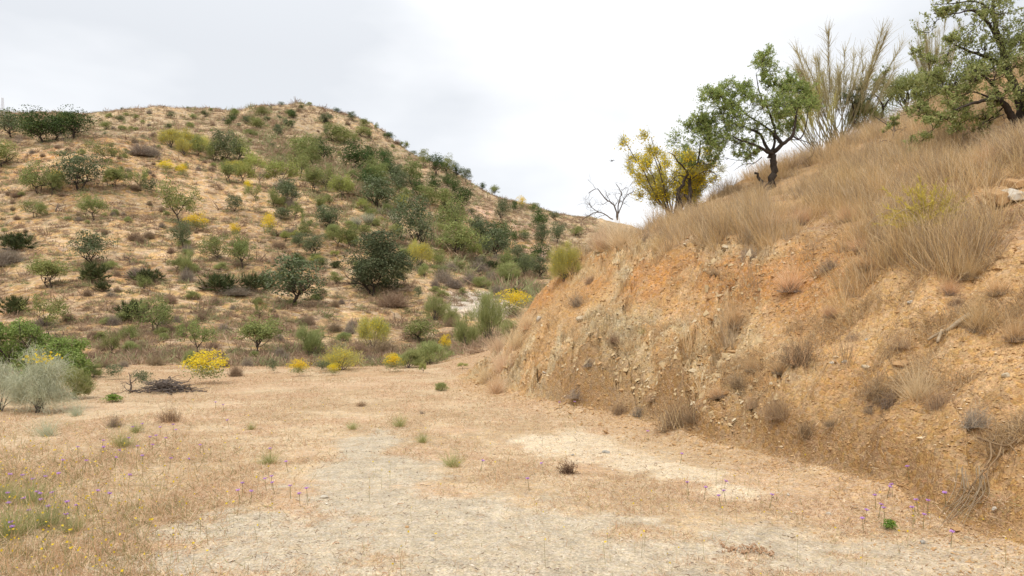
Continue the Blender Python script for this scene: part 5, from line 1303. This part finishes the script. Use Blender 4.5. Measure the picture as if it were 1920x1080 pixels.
for i, (u, py, w, h, m, lab) in enumerate(ST): stone(u, py, w, h, {'o': M_STONEO, 'p': M_STONE, 'w': M_WHITE, 'g': M_GSTONE}[m], lab, seed=500 + i, rz=i * 1.3, tilt=.15 * math.sin(i * 2.1), group='loose stones', d=.7)

# ------------------------------------------------------------------ gravel, rubble, stubble and tall grass: masses
def noncoplanar_chips(R, P, S, flat=.5, up=None):
    """small angular stones: stretched octahedra cut askew"""
    n = len(P); O = np.array([(1, 0, 0), (0, 1, 0), (-1, 0, 0), (0, -1, 0), (0, 0, 1), (0, 0, -1)], float)
    V = O[None] * R.uniform(.6, 1.3, (n, 6, 1)) + R.normal(size=(n, 6, 3)) * .16; sc = np.stack([S * R.uniform(.7, 1.4, n), S * R.uniform(.6, 1.1, n), S * flat * R.uniform(.6, 1.3, n)], 1); V = V * sc[:, None] * .5
    a = R.uniform(0, 6.28, n); ca, sa = np.cos(a), np.sin(a); X = V[..., 0] * ca[:, None] - V[..., 1] * sa[:, None]; Y = V[..., 0] * sa[:, None] + V[..., 1] * ca[:, None]; b = R.normal(size=n) * .35; Z = V[..., 2] + X * b[:, None]
    V = np.stack([X, Y, Z], -1) + P[:, None]; T = np.array([(0, 1, 4), (1, 2, 4), (2, 3, 4), (3, 0, 4), (1, 0, 5), (2, 1, 5), (3, 2, 5), (0, 3, 5)])
    return V.reshape(-1, 3), (np.arange(n)[:, None, None] * 6 + T[None]).reshape(-1, 3)
M_CHIP = leaf_mat('gravel_stone', (.54, .45, .325), (.34, .275, .195), 0, ((.64, .57, .46), .10), 0, .9); M_CHIPB = leaf_mat('rubble_stone', (.50, .33, .165), (.34, .205, .09), 0, ((.60, .47, .30), .10), 0, .9)
BARE = [(1880, 372, .8, .9), (1900, 405, .8, .8), (1830, 395, .6, .6), (1742, 415, .55, .5), (1742, 432, .5, .5), (1440, 352, .35, .6), (1282, 398, .35, .5), (1550, 268, .8, 1.5), (1500, 285, .6, 1.2), (1676, 262, .3, .4), (1790, 340, .5, .6)]
M_FLAKE = leaf_mat('flaky_rock', (.50, .375, .22), (.38, .27, .15), 0, ((.53, .43, .29), .15), 0, .95)
def masses():
    R = np.random.default_rng(81)
    x, y, u = ground_pts(42000, 82, -150, 2070, 3.9, 17); t, _ = foot_dist(x, y); k = t < .05; x, y = x[k], y[k]; z = height(x, y); c, g, p = color_ground(x, y, z); k = R.random(len(x)) < .10 + .75 * g + .8 * p; x, y, z = x[k], y[k], z[k]
    S = np.exp(R.normal(-4.75, .5, len(x))) * (.8 + y * .06); V, Fq = noncoplanar_chips(R, np.stack([x, y, z + S * .1], 1), S)
    tag(MB().add(V, Fq).obj('gravel', M_CHIP, None, False), 'small pale stones strewn over the clearing', 'gravel', kind='stuff')
    x, y, u = ground_pts(130000, 83, 860, 2070, 3.9, 22); t, run, nat, cut = bank_parts(x, y); over = cut - nat; dens = np.where(t > 0, .9 * sm(.5, -.2, over) + .12, .9 * np.exp(-np.maximum(-t, 0) / .35)); k = (t > -1.2) & (R.random(len(x)) < dens * (.35 + .9 * fbm(x * 1.5, y * 1.5, 3, 84))); x, y = x[k], y[k]; z = height(x, y, True)
    rk = sm(46, 50, bank_parts(x, y)[1]); S = np.exp(R.normal(-4.45, .5, len(x)) + .35 * rk * np.abs(R.normal(size=len(x)))) * (.8 + y * .055); V, Fq = noncoplanar_chips(R, np.stack([x, y, z + S * .1], 1), S, .6)
    tag(MB().add(V, Fq).obj('rubble', M_CHIPB, None, False), 'broken stones and clods covering the cut bank and its foot', 'rubble', kind='stuff')
    # flakes of rock standing out of the cut face
    x, y, u = ground_pts(90000, 120, 880, 1900, 8, 20); t, run, nat, cut = bank_parts(x, y); n3 = fbm(run * .35 + 5, t * .5, 3, 70); rk = sm(.30, .5, n3) * sm(46.5, 50.5, run); k = (t > .15) & (cut < nat + .1) & (R.random(len(x)) < rk * .22 * (.3 + 1.1 * fbm(x * 1.3, y * 1.3, 2, 121))); x, y, run = x[k], y[k], run[k]; z = height(x, y, True); n = len(x)
    S = np.exp(R.normal(-2.95, .42, n)); A = math.radians(36) + R.normal(size=n) * .22; nf = len(x)
    V, Fq = noncoplanar_chips(R, np.zeros((n, 3)), S, .32); V = V.reshape(n, 6, 3)
    # lay the long side along the dipping beds of the face
    al = unit(np.stack([-np.cos(A) * .62, -np.cos(A) * .45 + 0 * A, -np.sin(A)], 1)); nr = unit(np.stack([-.62 + R.normal(size=n) * .25, -.55 + R.normal(size=n) * .25, .35 + R.normal(size=n) * .25], 1)); sd = unit(np.cross(nr, al)); nr = np.cross(al, sd)
    W = V[..., 0:1] * al[:, None] + V[..., 1:2] * sd[:, None] + V[..., 2:3] * nr[:, None] + np.stack([x, y, z + S * .05], 1)[:, None]
    tag(MB().add(W.reshape(-1, 3), Fq).obj('rock_flakes', M_FLAKE, None, False), 'angular flakes of tan rock breaking out of the cut face', 'rock', kind='stuff')
    # stubble on the clearing
    n = 360000; x, y, u = ground_pts(n, 85, -150, 2070, 3.9, 30); t, _ = foot_dist(x, y); k = t < .1; x, y, u = x[k], y[k], u[k]; z = height(x, y); c, g, p = color_ground(x, y, z)
    dn = (1 - .97 * g) * (1 - .93 * p) * (.10 + 1.25 * sm(.38, .62, fbm(x * 1.1, y * 1.1, 4, 86))); left = sm(640, 120, u) * sm(13, 6, y); k = R.random(len(x)) < np.clip(dn + .25 * left, .05, 1); x, y, z, left = x[k], y[k], z[k], left[k]; n = len(x)
    cl = fbm(x * .8, y * .8, 2, 87)[:, None]; D = unit(np.stack([R.normal(size=n) * .75, R.normal(size=n) * .75, np.full(n, .62)], 1)); Ln = R.uniform(.025, .085, n) * (1 + .9 * left) * (1 + .03 * y)
    V, Fq = strands(R, np.stack([x, y, z - .01], 1), D, Ln, .0032 + .00042 * y, .25, 1, .05, .3)
    sel = np.tile(R.random(n) < .10 + .25 * left, 1); b = MB(); b.v = [V]; b.f = [Fq]; b.m = [np.where(sel, 1, 0)]; b.n = len(V)
    tag(b.obj('stubble', [M_STUB, M_BROOMG]), 'short dry reddish stubble and weeds covering the clearing', 'dry grass', kind='stuff')
    # taller stalks in the field
    x, y, u = ground_pts(15000, 88, -150, 1500, 4.0, 24); t, _ = foot_dist(x, y); z = height(x, y); c, g, p = color_ground(x, y, z); left = sm(700, 60, u) * sm(12, 5, y); k = (t < .1) & (R.random(len(x)) < (1 - g) * (1 - p) * (.10 + .9 * left)); x, y, z = x[k], y[k], z[k]; n = len(x); left = left[k]
    D = unit(np.stack([R.normal(size=n) * .35, R.normal(size=n) * .35, np.ones(n)], 1)); V, Fq = strands(R, np.stack([x, y, z], 1), D, R.uniform(.09, .20, n) * (1 + .6 * left), .0022 + .0003 * y, .15, 3, .08, .3)
    gsel = np.tile(R.random(n) < .5 * left, 3); b = MB(); b.v = [V]; b.f = [Fq]; b.m = [np.where(gsel, 1, 0)]; b.n = len(V)
    tag(b.obj('dry_stalks', [M_STRAW, M_BROOMG]), 'thin dry stalks standing in the field', 'dry grass', kind='stuff')
    # tall grass on the natural slope above the cut, short grass down the face
    x, y, u = ground_pts(17000, 90, 1030, 2160, 7.5, 36); t, run, nat, cut = bank_parts(x, y); over = cut - nat
    cl = fbm(x * 1.6, y * 1.6, 3, 91); big = fbm(x * .5, y * .5, 2, 92); d = sm(-.45, .6, over + (cl - .5) * 1.6) * sm(.41, .60, cl * .6 + big * .4 + .01) * .85 + .02
    d = d * (1 - .97 * blob(x, y, BARE)); k = (t > .2) & (R.random(len(x)) < d); x, y = x[k], y[k]; hgt = (cl[k] - .35) * .85 + .13; z = height(x, y); n0 = len(x); m = 34; kk = np.repeat(np.arange(n0), m); n = n0 * m; hgt = hgt * R.uniform(.55, 1.45, n0)
    off = R.normal(size=(n, 2)); P = np.stack([x[kk] + off[:, 0] * .055, y[kk] + off[:, 1] * .055, z[kk] - .03], 1); ln = R.normal(size=(n0, 2))[kk] * .12; D = unit(np.stack([off[:, 0] * .22 - .10 + ln[:, 0] + R.normal(size=n) * .14, off[:, 1] * .22 + ln[:, 1] + R.normal(size=n) * .14, np.ones(n)], 1)); tone = R.random(n0)[kk]
    V, Fq = strands(R, P, D, np.clip(hgt[kk] * R.uniform(.7, 1.8, n), .12, .75), .0062, .2, 3, .07, .25)
    ms = np.tile(np.where(tone < .22, 1, np.where(tone < .42, 2, np.where(tone < .55, 3, 0))), 3); b = MB(); b.v = [V]; b.f = [Fq]; b.m = [ms]; b.n = len(V)
    tag(b.obj('tall_dry_grass', [M_STRAW, M_STRAWD, M_STRAWG, M_STRAWL]), 'tall straw-coloured grass on the slope above the cut', 'dry grass', kind='stuff')
    x, y, u = ground_pts(110000, 94, 900, 2100, 4.2, 24); t, run, nat, cut = bank_parts(x, y); over = cut - nat; cl = fbm(x * 2, (y + t) * 2, 3, 95); k = (t > .5) & (over < .4) & (R.random(len(x)) < sm(.42, .60, cl) * (.25 + .75 * np.maximum(sm(2.6, 1.2, t), sm(49.5, 47.5, run) * sm(-1.4, -.6, over)))); x, y = x[k], y[k]; z = height(x, y, True); n0 = len(x); m = 5; kk = np.repeat(np.arange(n0), m); n = n0 * m
    P = np.stack([x[kk], y[kk], z[kk] - .02], 1) + R.normal(size=(n, 3)) * [.03, .03, 0]; D = unit(R.normal(size=(n, 3)) * .6 + [-.2, -.25, .8])
    V, Fq = strands(R, P, D, R.uniform(.07, .30, n), .0048, .3, 2, .08, .25); ms = np.tile(np.where(R.random(n) < .5, 1, 0), 2); b = MB(); b.v = [V]; b.f = [Fq]; b.m = [ms]; b.n = len(V)
    tag(b.obj('sparse_dry_grass', [M_STRAW, M_STRAWD]), 'sparse dry wisps on the face of the cut', 'dry grass', kind='stuff')
masses()

def debris():
    """short dark twigs, dead leaves and litter on the bare ground"""
    R = np.random.default_rng(110); x, y, u = ground_pts(14000, 111, -150, 2070, 3.9, 14); t, _ = foot_dist(x, y); k = (t < .3) & (R.random(len(x)) < sm(.4, .65, fbm(x * 1.4, y * 1.4, 3, 112)) * .45 + .04); x, y = x[k], y[k]; z = height(x, y); n = len(x)
    D = unit(np.stack([R.normal(size=n), R.normal(size=n), R.uniform(0, .55, n)], 1)); b = MB().add(*strands(R, np.stack([x, y, z + .004], 1), D, R.uniform(.012, .05, n), .003 + .0004 * y, .1, 2, .12, .6))
    tag(b.obj('twig_litter', M_LITTER), 'dark twigs and dead leaves littering the clearing', 'litter', kind='stuff')
M_LITTER = leaf_mat('litter', (.22, .13, .075), (.12, .075, .045), 0, ((.40, .20, .10), .2), 0)
debris()
def clods():
    R = np.random.default_rng(130); x0, y0, z0 = hit(1405, 1036); P = R.normal(size=(90, 3)) * [.085, .055, 0]; P[:, 2] = .012 + .02 * np.exp(-(P[:, 0] / .06) ** 2) * R.random(90)
    V, Fq = noncoplanar_chips(R, P, R.uniform(.012, .035, 90), .8); tag(MB().add(V, Fq).obj('clod_heap', leaf_mat('clod', (.40, .27, .15), (.28, .18, .10), 0, None, 0), None, False, (x0, y0, z0)), 'small heap of crumbled earth clods on the ground near the bottom right', 'clods')
clods()
# ------------------------------------------------------------------ flowers
def flower_proto():
    R = np.random.default_rng(96); h = 1.0; st = MB().add(*tube(np.array([(0, 0, 0), (.02, .01, .5), (0, 0, 1.0)]), [.022, .02, .018], 4)); a = np.arange(12) / 12 * 6.28; D = unit(np.stack([np.cos(a), np.sin(a), .55 + .25 * np.cos(a * 3)], 1))
    pt = MB().add(*strands(R, np.tile([0, 0, .98], (12, 1)), D, .17, .075, 0, 1, 0, .9)); return [('stem', st.mesh('stem', M_BROOMG)), ('petals', pt.mesh('petals', M_PURPLE))]
M_PURPLE = leaf_mat('purple_petal', (.50, .27, .62), (.58, .36, .68), .35, None, .1)
FP = flower_proto(); R = np.random.default_rng(97)
FZ = [('purple thistle flower in the dense weeds of the bottom left corner', 'purple flowers in the bottom left weeds', [(25, 1000), (18, 960), (50, 950), (70, 935), (72, 945), (80, 950), (92, 965), (120, 960), (130, 958), (105, 940), (125, 985), (55, 975), (180, 935), (200, 945), (65, 915), (40, 905), (12, 945), (150, 965), (15, 905), (85, 912), (25, 1008), (112, 900)]),
      ('purple thistle flower in the middle of the left field', 'purple flowers in the left field', [(215, 875), (145, 855), (280, 835), (295, 830), (260, 850), (310, 835), (325, 810), (270, 805), (240, 835), (190, 840), (300, 815), (318, 875), (352, 877), (250, 815), (225, 862), (430, 800), (405, 765), (160, 882), (115, 880), (266, 868), (195, 852), (330, 820), (420, 770), (375, 850), (285, 848), (240, 905)]),
      ('purple thistle flower at the grass edge beside the gravel', 'purple flowers beside the gravel', [(545, 928), (578, 935), (450, 935), (510, 905), (563, 945), (500, 912), (455, 918), (515, 918), (540, 880), (507, 855), (470, 940)]),
      ('purple thistle flower by the bright green weed at the bank foot', 'purple flowers at the bank foot', [(1642, 945), (1647, 965), (1660, 972), (1705, 900), (1663, 925), (1715, 973), (1740, 962), (1731, 985), (1722, 958), (1620, 990), (1620, 975), (1773, 948), (1783, 1018), (1674, 927)]),
      ('purple flower in the short grass below the dried brown weed', 'purple flowers on the right of the clearing', [(1292, 920), (1353, 945), (1362, 940), (1355, 918), (1320, 930), (1443, 945), (1020, 885), (992, 912), (900, 880), (1275, 868), (1215, 820), (1050, 765), (1075, 765)])]
for lab, grp, pts in FZ:
    for u, py in pts:
        hpx = R.uniform(5, 10) if py < 900 else R.uniform(9, 18); x, y, z = hit(u, min(py + hpx * .7, 1075)); s = y / F; e = empty('purple_flower', (x, y, z), R.uniform(0, 6), 1.0); hh = hpx * s * 1.0; k = .115 * (.8 + y * .035)
        e.scale = (k, k, k); e.rotation_euler = (R.normal() * .12, R.normal() * .12, R.uniform(0, 6))
        for nme, me in FP: o = bpy.data.objects.new(nme, me); COL.objects.link(o); o.parent = e
        e.scale[2] = hh if hh > k else k
        tag(e, lab, 'flower', grp)
x, y, u = ground_pts(9000, 98, -150, 2000, 3.9, 12); R = np.random.default_rng(99); t, _ = foot_dist(x, y); dn = sm(520, 0, u) * sm(12, 5, y) * .45 + .02 + .10 * sm(.55, .7, fbm(x * .9, y * .9, 2, 101)); k = (t < 0) & (R.random(len(x)) < dn); x, y = x[k], y[k]; z = height(x, y); n = len(x); hh = R.uniform(.06, .2, n)
b = MB().add(*leaves(R, np.stack([x, y, z + hh], 1), .016 + .0007 * y, .013 + .0006 * y)); D = unit(np.stack([R.normal(size=n) * .1, R.normal(size=n) * .1, np.ones(n)], 1)); b.add(*strands(R, np.stack([x, y, z], 1), D, hh, .003, 0, 1, 0, .6), 1)
tag(b.obj('small_yellow_flowers', [M_YELLOW, M_BROOMG]), 'tiny yellow flower heads sprinkled in the field', 'flowers', kind='stuff')

# ------------------------------------------------------------------ the bird in the sky and the mast on the far hill
def bird():
    x0, y0, z0 = P2W(1148, 302, 60); b = MB(); t = np.linspace(0, 1, 9)
    v, f = tube(np.stack([t * .34 - .17, 0 * t, .012 * np.sin(t * 3)], 1), [.004, .022, .036, .045, .044, .036, .022, .016, .003], 8); b.add(v, f)
    for s in (-1, 1):
        pts = np.array([(.03, 0, .02), (-.07, 0, .02), (-.03, s * .17, .11), (.06, s * .15, .11), (-.06, s * .34, .05), (.0, s * .33, .05)]); b.add(np.vstack([pts, pts - [0, 0, .008]]), [(0, 1, 2, 3), (3, 2, 4, 5), (7, 6, 9, 8), (8, 9, 11, 10), (0, 3, 9, 6), (3, 5, 11, 9), (1, 7, 8, 2), (2, 8, 10, 4), (4, 10, 11, 5)])
    b.add(np.array([(-.15, -.02, 0), (-.15, .02, 0), (-.25, .045, 0), (-.25, -.045, 0), (-.15, -.02, -.01), (-.15, .02, -.01), (-.25, .045, -.01), (-.25, -.045, -.01)]), [(0, 1, 2, 3), (7, 6, 5, 4), (0, 3, 7, 4), (1, 5, 6, 2), (2, 6, 7, 3)])
    o = b.obj('bird', plain_mat('dark_feather', (.03, .028, .027), (.05, .045, .042)), None, True, (x0, y0, z0)); o.rotation_euler = (.2, -.3, .5); tag(o, 'small dark bird flying above the gap between the hills', 'bird')
bird()
def mast():
    x0, y0, z0 = hit(5, 217, 150); b = MB(); h = 36 / F * y0; w = .5
    for i in range(3):
        a = i * 2.094; q = np.array([math.cos(a) * w, math.sin(a) * w, 0]); b.add(*tube([q, q * .4 + [0, 0, h]], [.05, .04], 4))
        for k in range(14):
            z1, z2 = h * k / 14, h * (k + 1) / 14; a2 = a + 2.094; s1, s2 = 1 - .6 * k / 14, 1 - .6 * (k + 1) / 14; b.add(*tube([[math.cos(a) * w * s1, math.sin(a) * w * s1, z1], [math.cos(a2) * w * s2, math.sin(a2) * w * s2, z2]], [.025, .025], 3))
    tag(b.obj('radio_mast', plain_mat('galvanised', (.5, .5, .52), (.6, .6, .62)), None, False, (x0, y0, z0 - .3)), 'very thin pale lattice mast on the far left ridge', 'mast')
mast()
